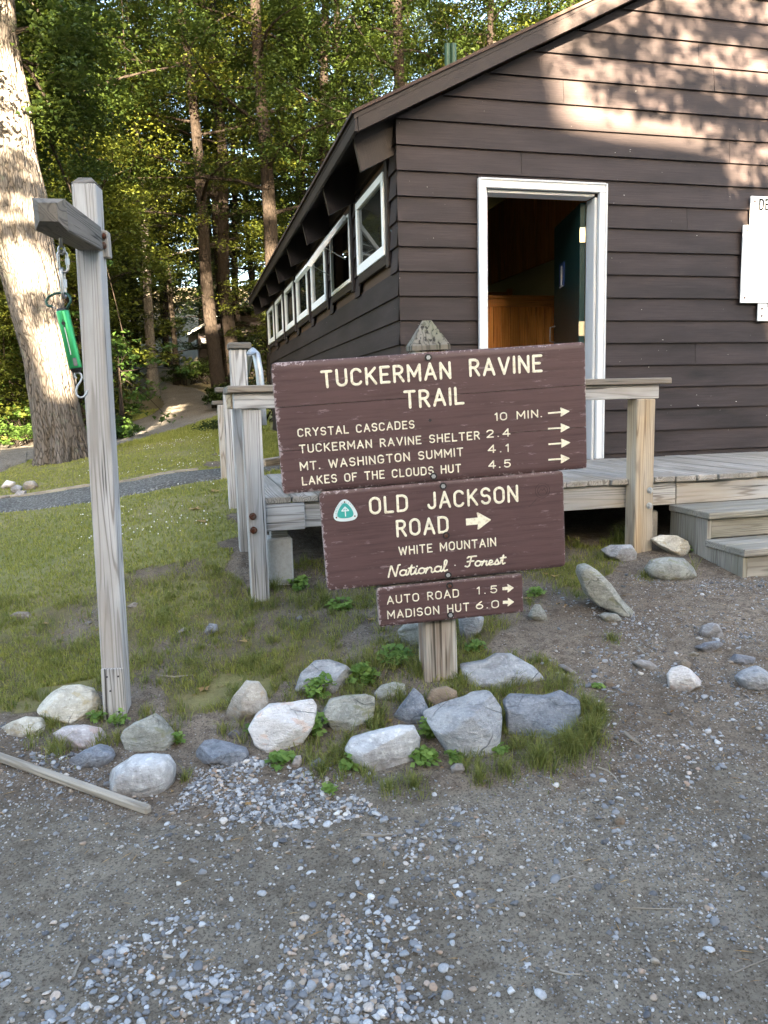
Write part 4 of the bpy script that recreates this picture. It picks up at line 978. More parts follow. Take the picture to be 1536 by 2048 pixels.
def quick_link(c, hw, hh, turn, lab):
    t = thing('quick_link', lab, 'chain link', c + [0, 0, -hh], 'links below the post arm'); d = np.array([math.cos(turn), math.sin(turn), 0])
    pts = [c + d * math.cos(a) * hw + np.array([0, 0, hh - hw]) + np.array([0, 0, math.sin(a) * hw]) for a in np.linspace(0, math.pi, 9)] + [c + d * math.cos(a) * hw - np.array([0, 0, hh - hw]) + np.array([0, 0, math.sin(a) * hw]) for a in np.linspace(math.pi, 2 * math.pi, 9)]
    m = MB(); m.tube(pts, .0048, 10, closed=True); build('link', m, STEEL, t, smooth=True)
    m = MB(); cc = c + d * hw; m.tube([cc - [0, 0, hh * .28], cc + [0, 0, hh * .28]], .0078, 6); build('nut', m, GALV, t)
quick_link(hp(126, 523), 8.5 * scl, 21 * scl, .25, 'upper steel quick link hooked to the eye bolt under the arm')
quick_link(hp(126.5, 566), 8.0 * scl, 29 * scl, 1.35, 'lower steel quick link holding the green ring')
sca = thing('spring_scale', 'bright green spring scale with a wire ring above and a steel hook below', 'scale', hp(140, 680))
ta, tb_ = hp(124, 618), hp(153, 742); sd = nrm(tb_ - ta)
m = MB(); rs = 13.2 * scl; m.tube([ta + sd * .006, ta + sd * .010, tb_ - sd * .012, tb_ - sd * .008], [rs * .95, rs, rs, rs * .95], 24); sbd = build('body', m, GREENM, sca, smooth=False)
sbd.data.polygons.foreach_set('use_smooth', np.array([len(p.vertices) == 4 for p in sbd.data.polygons]))
m = MB(); m.tube([ta - sd * .001, ta + sd * .008], [rs * .8, rs * .97], 20); build('end_cap', m, BLACKP, sca); m = MB(); m.tube([tb_ - sd * .010, tb_ + sd * .004], [rs * .97, rs * .6], 20); build('end_cap', m, BLACKP, sca)
vf = nrm(EYE - (ta + tb_) / 2); vf = nrm(vf - sd * (vf @ sd)); vs = np.cross(vf, sd)
m = MB(); L = np.linalg.norm(tb_ - ta); s2 = nrm(vf * .97 - vs * .25)
m.beam(ta + sd * L * .30 + s2 * (rs - .0003), ta + sd * L * .74 + s2 * (rs - .0003), .0022, .0022, s2, 0); build('slot', m, SIGNW, sca)
m = MB(); m.box(ta + sd * L * .86 + nrm(vf * .99 + vs * .1) * (rs - .0008), (.026, .012, .004), (sd, nrm(np.cross(nrm(vf), sd)), nrm(vf)), .001); build('label_patch', m, GREYP, sca)
m = MB(); e_ = ta + sd * L * .235 + s2 * rs; m.tube([e_ - s2 * .001, e_ + s2 * .0035], .006, 8); m.tube([e_ - sd * .012, e_ + sd * .012], .0015, 6); build('pointer', m, BLACKP, sca)
rg = [(104, 613), (93, 610), (90, 601), (95, 592), (108, 586), (122, 585), (134, 588), (142, 596), (143, 605), (139, 612), (134, 618)]
m = MB(); m.tube(resample([hp(*p) + np.array([0, .02 * math.sin(i * .6), 0]) for i, p in enumerate(rg)], 32), .0042, 8); build('ring', m, DGREEN, sca, smooth=True)
m = MB(); m.tube([hp(134, 618), hp(138, 611), hp(140, 604)], .0022, 6); m.tube([hp(104, 613), hp(112, 617)], .0022, 6); build('ring_clip', m, STEEL, sca, smooth=True)
hk = [(153, 757), (149, 752), (150, 747), (156, 745), (162, 748), (164, 755), (161, 763), (155, 772), (152, 781), (153, 790), (159, 795), (167, 794), (173, 788), (175, 780)]
m = MB(); m.tube(resample([hp(*p) for p in hk], 40), .0032, 8); build('hook', m, GALV, sca, smooth=True)

# ================================================================== NOTICES on the cabin wall
def notice(nm, label, x0, x1, z0, z1, lines, y=Y0 - .03):
    t = thing(nm, label, 'notice', (x0, y, z0), 'notices screwed to the front wall'); m = MB(); m.box(((x0 + x1) / 2, y, (z0 + z1) / 2), (x1 - x0, .012, z1 - z0), None, .004); build('panel', m, SIGNW, t)
    for (sx, sz) in ((x0 + .035, z1 - .04), (x0 + .035, z0 + .04)):
        m = MB(); m.tube([(sx, y - .006, sz), (sx, y - .009, sz)], .008, 8); build('screw', m, RUST, t)
    m = MB(); n = np.array([0, -1., 0])
    for (txt, tx, tz, h) in lines:
        a = tx
        for ch in txt:
            for st in GL[ch][1]: bead(m, [np.array([a + px * h * .8, y - .0062, tz + py * h]) for px, py in st], h * .17, .0006, n)
            a += (GL[ch][0] * .8 + .30) * h
    return t, m
p1, p2, p3, p4 = onY(1496, 394, Y0), onY(1480, 452, Y0), onY(1477, 607, Y0), onY(1509, 643, Y0)
t, m = notice('wall_notice', 'white notice panel with large dark capitals, topmost on the wall right of the door', p1[0], 5.35, p2[2] + .002, p1[2], [('DE', onY(1513, 414, Y0)[0], onY(1513, 421, Y0)[2], .075)])
build('lettering', m, SIGNINK, t)
t, m = notice('wall_notice', 'big white notice panel with a grey text block, in the middle of the wall stack', p2[0], 5.5, p3[2], p2[2], [], Y0 - .034)
for k in range(5): m.box((5.05, Y0 - .0405, p3[2] + .26 - k * .028), (.7 if k else .62, .0016, .006 if k else .004), None)
build('text_lines', m, NOTICEB, t)
t, m = notice('wall_notice', 'small white notice panel, lowest on the wall under the big one', p4[0], 5.2, p4[2], p3[2] - .004, [('TRA', onY(1527, 616, Y0)[0], onY(1527, 616, Y0)[2], .03)])
build('lettering', m, SIGNINK, t)
# ================================================================== ROCKS
import bmesh
_ico = {}
def ico(k):
    if k not in _ico:
        b = bmesh.new(); bmesh.ops.create_icosphere(b, subdivisions=k, radius=1); b.verts.ensure_lookup_table()
        _ico[k] = (np.array([v.co[:] for v in b.verts]), np.array([[v.index for v in f.verts] for f in b.faces])); b.free()
    return _ico[k]
def n3(P, s, k=0): return (vnoise(P[:, 0], P[:, 1], s, k) + vnoise(P[:, 1] + 5, P[:, 2] + 3, s, k + 1) + vnoise(P[:, 2] + 9, P[:, 0] + 1, s, k + 2)) / 3 - .5
def rock(label, outline, mat, facets=5, sub=5, depth=.42, rough=1.0, group=None, seed=None, flat=0):
    O = np.array(outline, float); rs = np.random.default_rng(seed if seed is not None else int(O.sum()) % 9999)
    xb = O[:, 0].mean(); yb = O[:, 1].max(); wpx = np.ptp(O[:, 0])
    P = at(xb, yb - .06 * np.ptp(O[:, 1])); D0 = (P - EYE) @ CF; T = depth * wpx * D0 / F_PX * .5 + .12 * np.ptp(O[:, 1]) * D0 / F_PX; D = D0 + T * .75
    k = D / F_PX; c = np.array([(O[:, 0].max() + O[:, 0].min()) / 2, (O[:, 1].max() + O[:, 1].min()) / 2])
    Q = (O - c) * [k, -k]; low = Q[:, 1].min(); Q[:, 1] = np.where(Q[:, 1] < low * .5, Q[:, 1] * 1.13, Q[:, 1])
    # densified outline -> radius by angle
    D_ = np.concatenate([Q[i] + (Q[(i + 1) % len(Q)] - Q[i]) * np.linspace(0, 1, 12, endpoint=False)[:, None] for i in range(len(Q))])
    ang = np.arctan2(D_[:, 1], D_[:, 0]); rad = np.hypot(D_[:, 0], D_[:, 1]); o = np.argsort(ang); ang, rad = ang[o], rad[o]
    V, Fc = ico(sub); m = np.hypot(V[:, 0], V[:, 1]); th = np.arctan2(V[:, 1], V[:, 0]); r_ = np.interp(th, np.r_[ang - 2 * math.pi, ang, ang + 2 * math.pi], np.r_[rad, rad, rad])
    mp = m ** .72; X = np.cos(th) * r_ * mp; Y = np.sin(th) * r_ * mp; Z = np.sign(V[:, 2]) * np.abs(V[:, 2]) ** .8 * T
    L = np.stack([X, Y, Z], -1); size = rad.mean()
    for _ in range(facets):
        n = nrm([rs.normal(0, .55), rs.normal(.45, .5), abs(rs.normal(.9, .35))]); h = L @ n; dlim = h.max() * rs.uniform(.60, .86)
        ov = np.maximum(h - dlim, 0); L = L - n * (ov * .985)[:, None]
    Pn = L / size + rs.uniform(0, 40, 3)
    dsp = (n3(Pn, .9, 0) * .13 + n3(Pn, .35, 1) * .07 + n3(Pn, .13, 2) * .035 + n3(Pn, .05, 0) * .018) * size * rough
    ln = L / np.maximum(np.linalg.norm(L, axis=1)[:, None], 1e-6); L = L + ln * dsp[:, None]
    ctr = EYE + ray(*c) * k
    W = ctr + L[:, :1] * CR + L[:, 1:2] * CU - L[:, 2:3] * CF
    base = np.array([ctr[0], ctr[1], W[:, 2].min()])
    o_ = link('rock', np_mesh('rock', W - base, Fc), RK[mat], None, base, smooth=True); tag(o_, label, 'rock', group); return o_
c1 = lambda L: [(x / 2.4, 1180 + y / 2.4) for x, y in L]
c2_ = lambda L: [(440 + x / 1.92, 1220 + y / 1.92) for x, y in L]
c3 = lambda L: [(1000 + x / 2.866, 900 + y / 2.866) for x, y in L]
c4 = lambda L: [(x / 2.844, 760 + y / 2.844) for x, y in L]
GB = 'stones bordering the sign bed'
ROCKS = [
 ('big cream and tan boulder beside the foot of the grey scale post', c1([(182, 560), (215, 500), (290, 465), (370, 455), (440, 475), (475, 530), (487, 600), (440, 625), (380, 648), (300, 620), (210, 590)]), 'cream', 6),
 ('flat cream slab at the left edge, just left of the big tan boulder', c1([(-30, 680), (50, 635), (110, 613), (190, 620), (220, 660), (210, 690), (100, 705), (-20, 703)]), 'cream', 4),
 ('pinkish rounded rock below the tan boulder, above the low grey one', c1([(255, 685), (300, 660), (390, 653), (480, 668), (513, 705), (480, 740), (400, 765), (340, 772), (280, 730)]), 'pink', 4),
 ('low bluish rock with white flecks next to the timber edging', c1([(330, 815), (400, 770), (470, 742), (530, 745), (548, 800), (520, 845), (430, 852), (350, 840)]), 'blue', 3),
 ('pale grey humped rock below the scale post', c1([(578, 700), (590, 670), (650, 635), (740, 598), (780, 625), (848, 710), (830, 750), (770, 790), (680, 785), (600, 750)]), 'moss', 4),
 ('large pale grey boulder touching the end of the timber edging', c1([(470, 905), (540, 865), (640, 800), (720, 788), (810, 798), (842, 850), (838, 920), (800, 970), (720, 995), (620, 985), (500, 945)]), 'pale', 2),
 ('flat dark grey slab lying at the top of the gravel pile', c1([(925, 790), (970, 730), (1010, 722), (1090, 738), (1180, 765), (1200, 800), (1190, 830), (1135, 850), (1060, 820), (940, 820)]), 'blue', 6),
 ('tan pointed rock standing left of the white quartz boulder', c1([(1080, 590), (1120, 510), (1180, 432), (1240, 445), (1275, 490), (1290, 540), (1270, 575), (1230, 600), (1150, 648), (1090, 620)]), 'tan', 6),
 ('big white quartz boulder at the left front of the sign bed', c1([(1197, 660), (1230, 600), (1285, 552), (1400, 540), (1500, 527), (1520, 560), (1510, 640), (1450, 740), (1370, 795), (1290, 775), (1220, 730)]), 'white', 4),
 ('grey mottled boulder at the back left of the sign bed, behind the clover', c2_([(290, 300), (310, 240), (360, 195), (420, 190), (490, 215), (525, 250), (520, 290), (460, 325), (400, 300), (330, 310)]), 'grey', 3),
 ('square grey rock between the white quartz boulder and the small pointed stone', c2_([(390, 400), (420, 345), (480, 330), (560, 328), (593, 340), (590, 430), (560, 475), (490, 480), (430, 450)]), 'moss', 6),
 ('smooth white boulder, frontmost in the sign bed', c2_([(478, 530), (500, 495), (580, 470), (690, 445), (745, 445), (768, 490), (765, 560), (720, 605), (640, 625), (560, 605), (500, 570)]), 'pale', 3),
 ('small dark pointed stone in the middle of the bed', c2_([(660, 410), (700, 360), (745, 300), (775, 325), (800, 380), (780, 430), (720, 445), (670, 440)]), 'blue', 6),
 ('round brown stone right below the sign post', c2_([(790, 340), (810, 305), (870, 293), (910, 310), (915, 340), (900, 370), (800, 375)]), 'brown', 1),
 ('large cracked grey slab leaning in front of the sign post', c2_([(775, 400), (830, 370), (940, 335), (990, 302), (1040, 310), (1085, 380), (1080, 470), (1065, 540), (1000, 560), (940, 575), (880, 545), (830, 480)]), 'grey', 4),
 ('blue grey angular boulder in long grass at the right end of the bed', c2_([(1085, 350), (1110, 325), (1180, 330), (1250, 335), (1330, 308), (1393, 350), (1385, 400), (1340, 450), (1270, 470), (1200, 490), (1140, 510), (1100, 480), (1098, 400)]), 'blue', 7),
 ('layered grey flat rock right of the sign post foot', c2_([(922, 210), (1010, 195), (1060, 168), (1120, 170), (1200, 215), (1240, 260), (1210, 295), (1150, 305), (1050, 300), (930, 290)]), 'grey', 3),
 ('dark grey stone half hidden by weeds left of the post foot', c2_([(590, 320), (620, 290), (670, 275), (710, 285), (715, 320), (680, 350), (610, 345)]), 'moss', 3),
 ('grey rock behind the sign post on its left side', c2_([(682, 80), (720, 40), (790, 30), (800, 140), (700, 138)]), 'moss', 4),
 ('grey rock behind the sign post on its right side', c2_([(915, 20), (960, 8), (1015, 28), (1005, 75), (960, 115), (925, 110)]), 'grey', 3),
 ('fist sized pale stone in front of the cracked slab', c2_([(885, 605), (905, 590), (932, 592), (940, 612), (915, 632), (890, 625)]), 'pale', 2),
 ('small white stone under the white quartz boulder', c2_([(275, 590), (290, 560), (310, 558), (316, 585), (305, 602), (285, 604)]), 'white', 2),
 ('small blue grey stone between the quartz and the front white boulder', c2_([(345, 590), (380, 568), (405, 590), (395, 615), (350, 612)]), 'blue', 3),
 ('small blue stone by the tan pointed rock', c2_([(30, 475), (55, 460), (78, 475), (70, 495), (38, 495)]), 'blue', 3),
 ('long snake shaped grey rock lying on the bare slope', c3([(440, 700), (450, 660), (490, 648), (540, 680), (620, 760), (680, 850), (780, 930), (815, 970), (800, 985), (740, 965), (640, 915), (560, 890), (490, 820)]), 'moss', 3),
 ('grey rock in grass left of the tan railing post', c3([(580, 570), (640, 545), (750, 542), (782, 590), (775, 640), (700, 648), (620, 610)]), 'grey', 4),
 ('mossy cream rock right of the tan railing post', c3([(865, 510), (920, 485), (1010, 490), (1075, 520), (1090, 570), (1050, 615), (990, 600), (900, 545)]), 'cream', 3),
 ('oval grey boulder below the wooden steps', c3([(832, 680), (870, 630), (960, 612), (1060, 620), (1120, 670), (1110, 720), (1040, 755), (930, 745), (860, 720)]), 'moss', 1),
 ('small upright grey stone right of the lowest sign board', c3([(160, 950), (200, 885), (230, 885), (265, 940), (275, 990), (210, 990)]), 'moss', 3),
 ('small flat oval stone at the tail of the snake shaped rock', c3([(570, 945), (600, 930), (670, 940), (700, 975), (660, 990), (590, 980)]), 'moss', 1),
 ('blue grey rock on the bare dirt, farthest of the dirt stones', c3([(1145, 1050), (1160, 1010), (1220, 990), (1275, 1005), (1300, 1070), (1250, 1080), (1160, 1075)]), 'grey', 3),
 ('flat bluish stone just below the farthest dirt stone', c3([(1120, 1130), (1180, 1105), (1250, 1093), (1280, 1110), (1230, 1140), (1180, 1165)]), 'blue', 3),
 ('flat pale grey stone left of the white upright dirt stone', c3([(755, 1215), (800, 1200), (860, 1210), (910, 1245), (870, 1265), (800, 1250)]), 'pale', 2),
 ('white humped stone alone on the dirt', c3([(960, 1290), (990, 1250), (1040, 1235), (1090, 1255), (1150, 1320), (1140, 1350), (1080, 1370), (1020, 1400), (970, 1360)]), 'white', 5),
 ('grey rock cut by the right edge of the picture', c3([(1350, 1305), (1400, 1265), (1480, 1240), (1560, 1240), (1620, 1300), (1600, 1390), (1480, 1390), (1390, 1365)]), 'grey', 4),
 ('low blue stone above the rock at the right edge', c3([(1315, 1210), (1350, 1170), (1420, 1180), (1500, 1195), (1440, 1220), (1350, 1235)]), 'blue', 3),
 ('small rounded stone behind the white humped stone', c3([(1035, 1225), (1060, 1200), (1095, 1220), (1095, 1250), (1060, 1255)]), 'tan', 2),
 ('cream chip of stone between the bluish flat stone and the white humped one', c3([(1078, 1175), (1110, 1155), (1140, 1165), (1110, 1188)]), 'cream', 2),
 ('slim bluish stone right of the layered rock', c3([(330, 1232), (365, 1228), (445, 1275), (420, 1290), (370, 1262)]), 'grey', 3),
 ('tan flat stone in the patchy lawn at the left edge', c1([(40, 125), (80, 105), (130, 105), (170, 135), (100, 142)]), 'tan', 2),
 ('white rock in the far cairn, largest of it', c4([(5, 600), (40, 570), (85, 580), (80, 610), (20, 622)]), 'white', 3),
 ('grey rock in the middle of the far cairn', c4([(62, 620), (95, 595), (125, 605), (120, 635), (80, 645)]), 'grey', 3),
 ('pale rock at the front of the far cairn', c4([(80, 655), (105, 630), (148, 628), (148, 660), (95, 670)]), 'pale', 3),
 ('tan rock at the right of the far cairn', c4([(130, 605), (150, 575), (190, 572), (215, 600), (205, 628), (150, 628)]), 'tan', 3),
 ('small brownish stone at the front left of the far cairn', c4([(2, 668), (30, 652), (55, 663), (40, 680), (8, 682)]), 'tan', 2),
 ('blue grey flat stone on the grass left of the sign boards', c1([(980, 195), (1005, 160), (1040, 165), (1045, 195), (1000, 225)]), 'blue', 4),
 ('small white stone in the grass left of the sign', c1([(845, 205), (880, 180), (900, 185), (870, 212)]), 'pale', 2),
 ('white stone by the bare patch right of the scale post', c1([(610, 78), (640, 60), (662, 62), (655, 82), (625, 86)]), 'pale', 2),
 ('small grey stone left of the scale post in the lawn', c1([(403, 160), (425, 150), (440, 155), (425, 172)]), 'pale', 2),
 ('small blue stone under the leftmost railing post', c1([(1420, 135), (1440, 120), (1455, 140), (1430, 153)]), 'blue', 2),
 ('rust brown stone alone on the open gravel', [(1228, 1642), (1236, 1634), (1248, 1637), (1251, 1645), (1244, 1651), (1232, 1650)], 'brown', 3),
 ('rust red chip on the dirt right of the long grass', c3([(600, 1330), (625, 1318), (660, 1342), (640, 1356), (606, 1350)]), 'brown', 3)]
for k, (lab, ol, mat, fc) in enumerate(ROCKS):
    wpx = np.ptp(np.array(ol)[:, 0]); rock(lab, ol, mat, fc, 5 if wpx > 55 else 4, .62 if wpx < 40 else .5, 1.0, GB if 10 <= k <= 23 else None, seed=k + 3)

# timber edging, sticks
def ground_beam(name, label, cat, p0, p1, w_, h_, mat, sink=.35):
    a, b = at(*p0), at(*p1); t = MB(); n = 1
    t.beam(a + [0, 0, h_ * (.5 - sink)], b + [0, 0, h_ * (.5 - sink)], w_, h_, (0, 0, 1), .006)
    o = build(name, t, mat, None, (a + b) / 2); tag(o, label, cat); return o
ground_beam('timber_edging', 'long weathered timber strip edging the packed gravel at the lower left', 'timber', (-160, 1462), (299, 1626), .030, .028, W_END, .15)
_a = [tuple(STRIP_B[i]) for i in (20, 98)]
t = MB(); pts = [np.array([x, y + .03, float(gz(x, y)) + .004]) for x, y in STRIP_B[18:100:6]]
for p, q in zip(pts[:-1], pts[1:]): t.beam(p, q, .022, .05, (0, 0, 1), .004)
tag(build('path_edging', t, W_END, None, pts[0]), 'thin pale board edging the far side of the crushed stone path', 'timber')
p = at(545, 938); ground_beam('timber_edging', 'pale timber lying by the path behind the railing, left of the sign', 'timber', (522, 936), (600, 922), .10, .10, W_END, .2)
def stick(label, pts, r_, mat=W_END):
    t = MB(); t.tube([at(*p) + [0, 0, r_ * .7] for p in pts], [r_] + [r_ * .9] * (len(pts) - 2) + [r_ * .6], 7)
    tag(build('twig', t, mat, None, at(*pts[0])), label, 'twig')
stick('pale stick on the gravel in front of the sign bed', [(722, 1672), (755, 1674), (788, 1671)], .006)
stick('broken brown twig on the dirt right of the long grass', [(1250, 1468), (1262, 1478), (1280, 1491)], .007)
stick('curved thin twig near the grass end on the dirt', [(1195, 1535), (1215, 1542), (1230, 1555), (1238, 1568)], .003)
stick('straw coloured stem at the lower left gravel', [(146, 1958), (152, 1942), (160, 1926)], .004)
stick('dry stem across the gravel at lower middle right', [(1100, 1942), (1130, 1950), (1160, 1950)], .003)
stick('dry straw on the right edge of the gravel', [(1470, 1946), (1500, 1932), (1536, 1918)], .002)
stick('long dry straw on the gravel right of centre', [(1265, 1817), (1310, 1818), (1370, 1819)], .0018)
stick('thin dry stem above the gravel by the lower right', [(1120, 1760), (1145, 1752), (1190, 1762)], .002)
stick('dead twig on the grass right of the scale post', [(316, 1352), (350, 1355), (385, 1351)], .004)
stick('twig on dirt between the dirt stones', [(1270, 1290), (1285, 1305), (1300, 1315)], .004)

# ================================================================== GRAVEL (thousands of pebbles, one sheet of stuff)
ZP = [(zone([(392, 1535), (500, 1515), (560, 1535), (640, 1565), (740, 1590), (790, 1615), (720, 1640), (600, 1640), (460, 1650), (350, 1630), (355, 1600), (385, 1580)]), 1.0, 1.0),
      (zone([(330, 1600), (640, 1560), (860, 1600), (960, 1660), (860, 1720), (640, 1730), (420, 1730), (300, 1670)]), .50, 1.0),
      (zone([(250, 1640), (860, 1620), (1120, 1760), (1050, 1900), (768, 1850), (520, 1770), (330, 1720), (240, 1690)]), .30, 1.0),
      (zone([(130, 1900), (350, 1850), (600, 1800), (800, 1850), (960, 1960), (980, 2100), (-120, 2120), (-120, 1990)]), .62, 1.1),
      (zone([(0, 1475), (120, 1480), (200, 1560), (350, 1600), (310, 1640), (150, 1575), (0, 1510)]), .40, .9),
      (zone([(1080, 1180), (1540, 1160), (1700, 1400), (1700, 1650), (1200, 1620), (1120, 1400)]), .085, .9)]
RC = zone([(-420, 1440), (0, 1440), (340, 1520), (640, 1520), (900, 1560), (1200, 1520), (1240, 1400), (1150, 1250), (1250, 1150), (1500, 1160), (1900, 1180), (2200, 2160), (-600, 2160)])
def scatter(n, seed, base, boost):
    rs = np.random.default_rng(seed); x = rs.uniform(-1.4, 4.4, n); y = rs.uniform(.9, 4.4, n)
    d = np.where(inpoly(x, y, RC), base, 0.0)
    for z, dn, _ in ZP: d = np.maximum(d, np.where(inpoly(x + (vnoise(x, y, .12, 0) - .5) * .2, y + (vnoise(x, y, .12, 1) - .5) * .2, z), dn * boost, 0))
    pil = inpoly(x + (vnoise(x, y, .12, 0) - .5) * .15, y + (vnoise(x, y, .12, 1) - .5) * .15, ZP[0][0])
    d = d * np.where(pil, 1.0, np.clip((fbm(x, y, .22, 1, 3) - .22) * 3.2, .12, 1.5))
    k = rs.random(n) < d; return x[k], y[k]
def pebbles(x, y, rad, sub, seed, cmap=None):
    rs = np.random.default_rng(seed); n = len(x); B, Fb = ico(sub); k = len(B)
    shp = []
    for j in range(14):
        P = B.copy()
        for _ in range(5):
            nn = nrm(rs.normal(size=3)); h = P @ nn; P = P - nn * (np.maximum(h - rs.uniform(.35, .7), 0) * .95)[:, None]
        P *= [1, rs.uniform(.6, .95), rs.uniform(.36, .62)]; shp.append(P)
    shp = np.array(shp)[rs.integers(0, 14, n)]; a = rs.uniform(0, 6.283, n); tl = rs.normal(0, .25, n)
    X, Y, Z = shp[..., 0], shp[..., 1], shp[..., 2]; Z2 = Z + X * tl[:, None]
    c, s = np.cos(a)[:, None], np.sin(a)[:, None]; r = rad[:, None]
    V = np.stack([(X * c - Y * s) * r + x[:, None], (X * s + Y * c) * r + y[:, None], Z2 * r + (gz(x, y) + rad * .16)[:, None]], -1)
    Fc = (Fb[None] + (np.arange(n) * k)[:, None, None]).reshape(-1, 3)
    col = np.repeat(rs.random(n) ** 1.0, k); return V.reshape(-1, 3), Fc, col
parts = []
x, y = scatter(170000, 1, .040, .85); rad = np.clip(RNG.lognormal(math.log(.0080), .38, len(x)), .004, .018); parts.append(pebbles(x, y, rad, 2, 2))
x, y = scatter(330000, 5, .30, .6); rad = np.clip(RNG.lognormal(math.log(.0036), .38, len(x)), .0016, .008); parts.append(pebbles(x, y, rad, 1, 3))
V = np.concatenate([p[0] for p in parts]); o_ = np.cumsum([0] + [len(p[0]) for p in parts[:-1]])
Fc = np.concatenate([p[1] + o for p, o in zip(parts, o_)]); cc = np.concatenate([p[2] for p in parts])
print('gravel faces', len(Fc))
tag(link('gravel', np_mesh('gravel', V, Fc, cc), PEB, smooth=False), kind='stuff')

# ================================================================== GRASS
def blades(x, y, h, wd, seed, lean=.5):
    rs = np.random.default_rng(seed); n = len(x); a = rs.uniform(0, 6.283, n); z = gz(x, y) - .004
    dx, dy = np.cos(a), np.sin(a); b = rs.uniform(.1, 1.0, n) * lean * h; la = rs.uniform(0, 6.283, n); lx, ly = np.cos(la) * b, np.sin(la) * b
    w2 = wd / 2; P = np.zeros((n, 5, 3))
    P[:, 0] = np.stack([x - dx * w2, y - dy * w2, z], -1); P[:, 1] = np.stack([x + dx * w2, y + dy * w2, z], -1)
    mx, my, mz = x + lx * .32, y + ly * .32, z + h * .6
    P[:, 2] = np.stack([mx - dx * w2 * .8, my - dy * w2 * .8, mz], -1); P[:, 3] = np.stack([mx + dx * w2 * .8, my + dy * w2 * .8, mz], -1)
    P[:, 4] = np.stack([x + lx, y + ly, z + h * (1 - .25 * (b / np.maximum(h, 1e-6)))], -1)
    Fc = np.array([[0, 1, 3], [0, 3, 2], [2, 3, 4]])[None] + (np.arange(n) * 5)[:, None, None]
    return P.reshape(-1, 3), Fc.reshape(-1, 3), np.repeat(np.clip(rs.normal(.45, .28, n), 0, 1), 5)
def near(poly_pts, x, y): return inpoly(x, y, poly_pts)
rs = np.random.default_rng(11)
STRIPP = list(map(tuple, STRIP_A)) + list(map(tuple, STRIP_B[::-1])); TRP = list(map(tuple, TR_A)) + list(map(tuple, TR_B[::-1]))
acc = []
# mown lawn, near to far
n = 200000; y = 3.6 + (rs.random(n) ** 1.5) * 11; x = rs.uniform(-.34, .24, n) * y * 1.25 - .1
mg_, _, _ = masks(x, y); hole = inpoly(x, y, STRIPP) | inpoly(x, y, TRP)
k = (mg_ > .9) & ~hole & (rs.random(n) < np.clip(fbm(x, y, .5, 1, 3) * 1.6 + .1, 0, 1)) & ~((x > .28) & (y < 5.6) & (y > 4.0)) & ~((x > 1.45) & (y > 5.4))
acc.append(blades(x[k], y[k], rs.uniform(.012, .034, k.sum()), rs.uniform(.003, .006, k.sum()) * (1 + y[k] * .07), 12, .9))
n = 90000; y = rs.uniform(13.5, 27, n); x = rs.uniform(-.30, .10, n) * y; hole = inpoly(x, y, STRIPP) | inpoly(x, y, TRP); k = ~hole
acc.append(blades(x[k], y[k], rs.uniform(.03, .09, k.sum()), rs.uniform(.010, .018, k.sum()), 15, .8))
# right strip of grass between railing and cabin side
n = 26000; x = rs.uniform(.3, 1.5, n); y = rs.uniform(5.6, 12, n); k = ~inpoly(x, y, STRIPP)
acc.append(blades(x[k], y[k], rs.uniform(.03, .08, k.sum()), .009 + 0 * x[k], 13, .7))
# patchy turf on the slope
n = 260000; x = rs.uniform(-1.6, 2.6, n); y = rs.uniform(2.2, 5, n); mg_, _, _ = masks(x, y)
dens = np.clip((mg_ - .08) * 1.2, 0, 1) * np.clip((fbm(x, y, .16, 3, 3) - .27) * 4, .16, 1); k = (mg_ < .9) & (rs.random(n) < dens * .85)
acc.append(blades(x[k], y[k], rs.uniform(.012, .045, k.sum()), rs.uniform(.002, .0042, k.sum()), 14, 1.1))
V = np.concatenate([a[0] for a in acc]); o_ = np.cumsum([0] + [len(a[0]) for a in acc[:-1]])
tag(link('lawn_grass', np_mesh('lawn_grass', V, np.concatenate([a[1] + o for a, o in zip(acc, o_)]), np.concatenate([a[2] for a in acc])), GRASSM), kind='stuff')
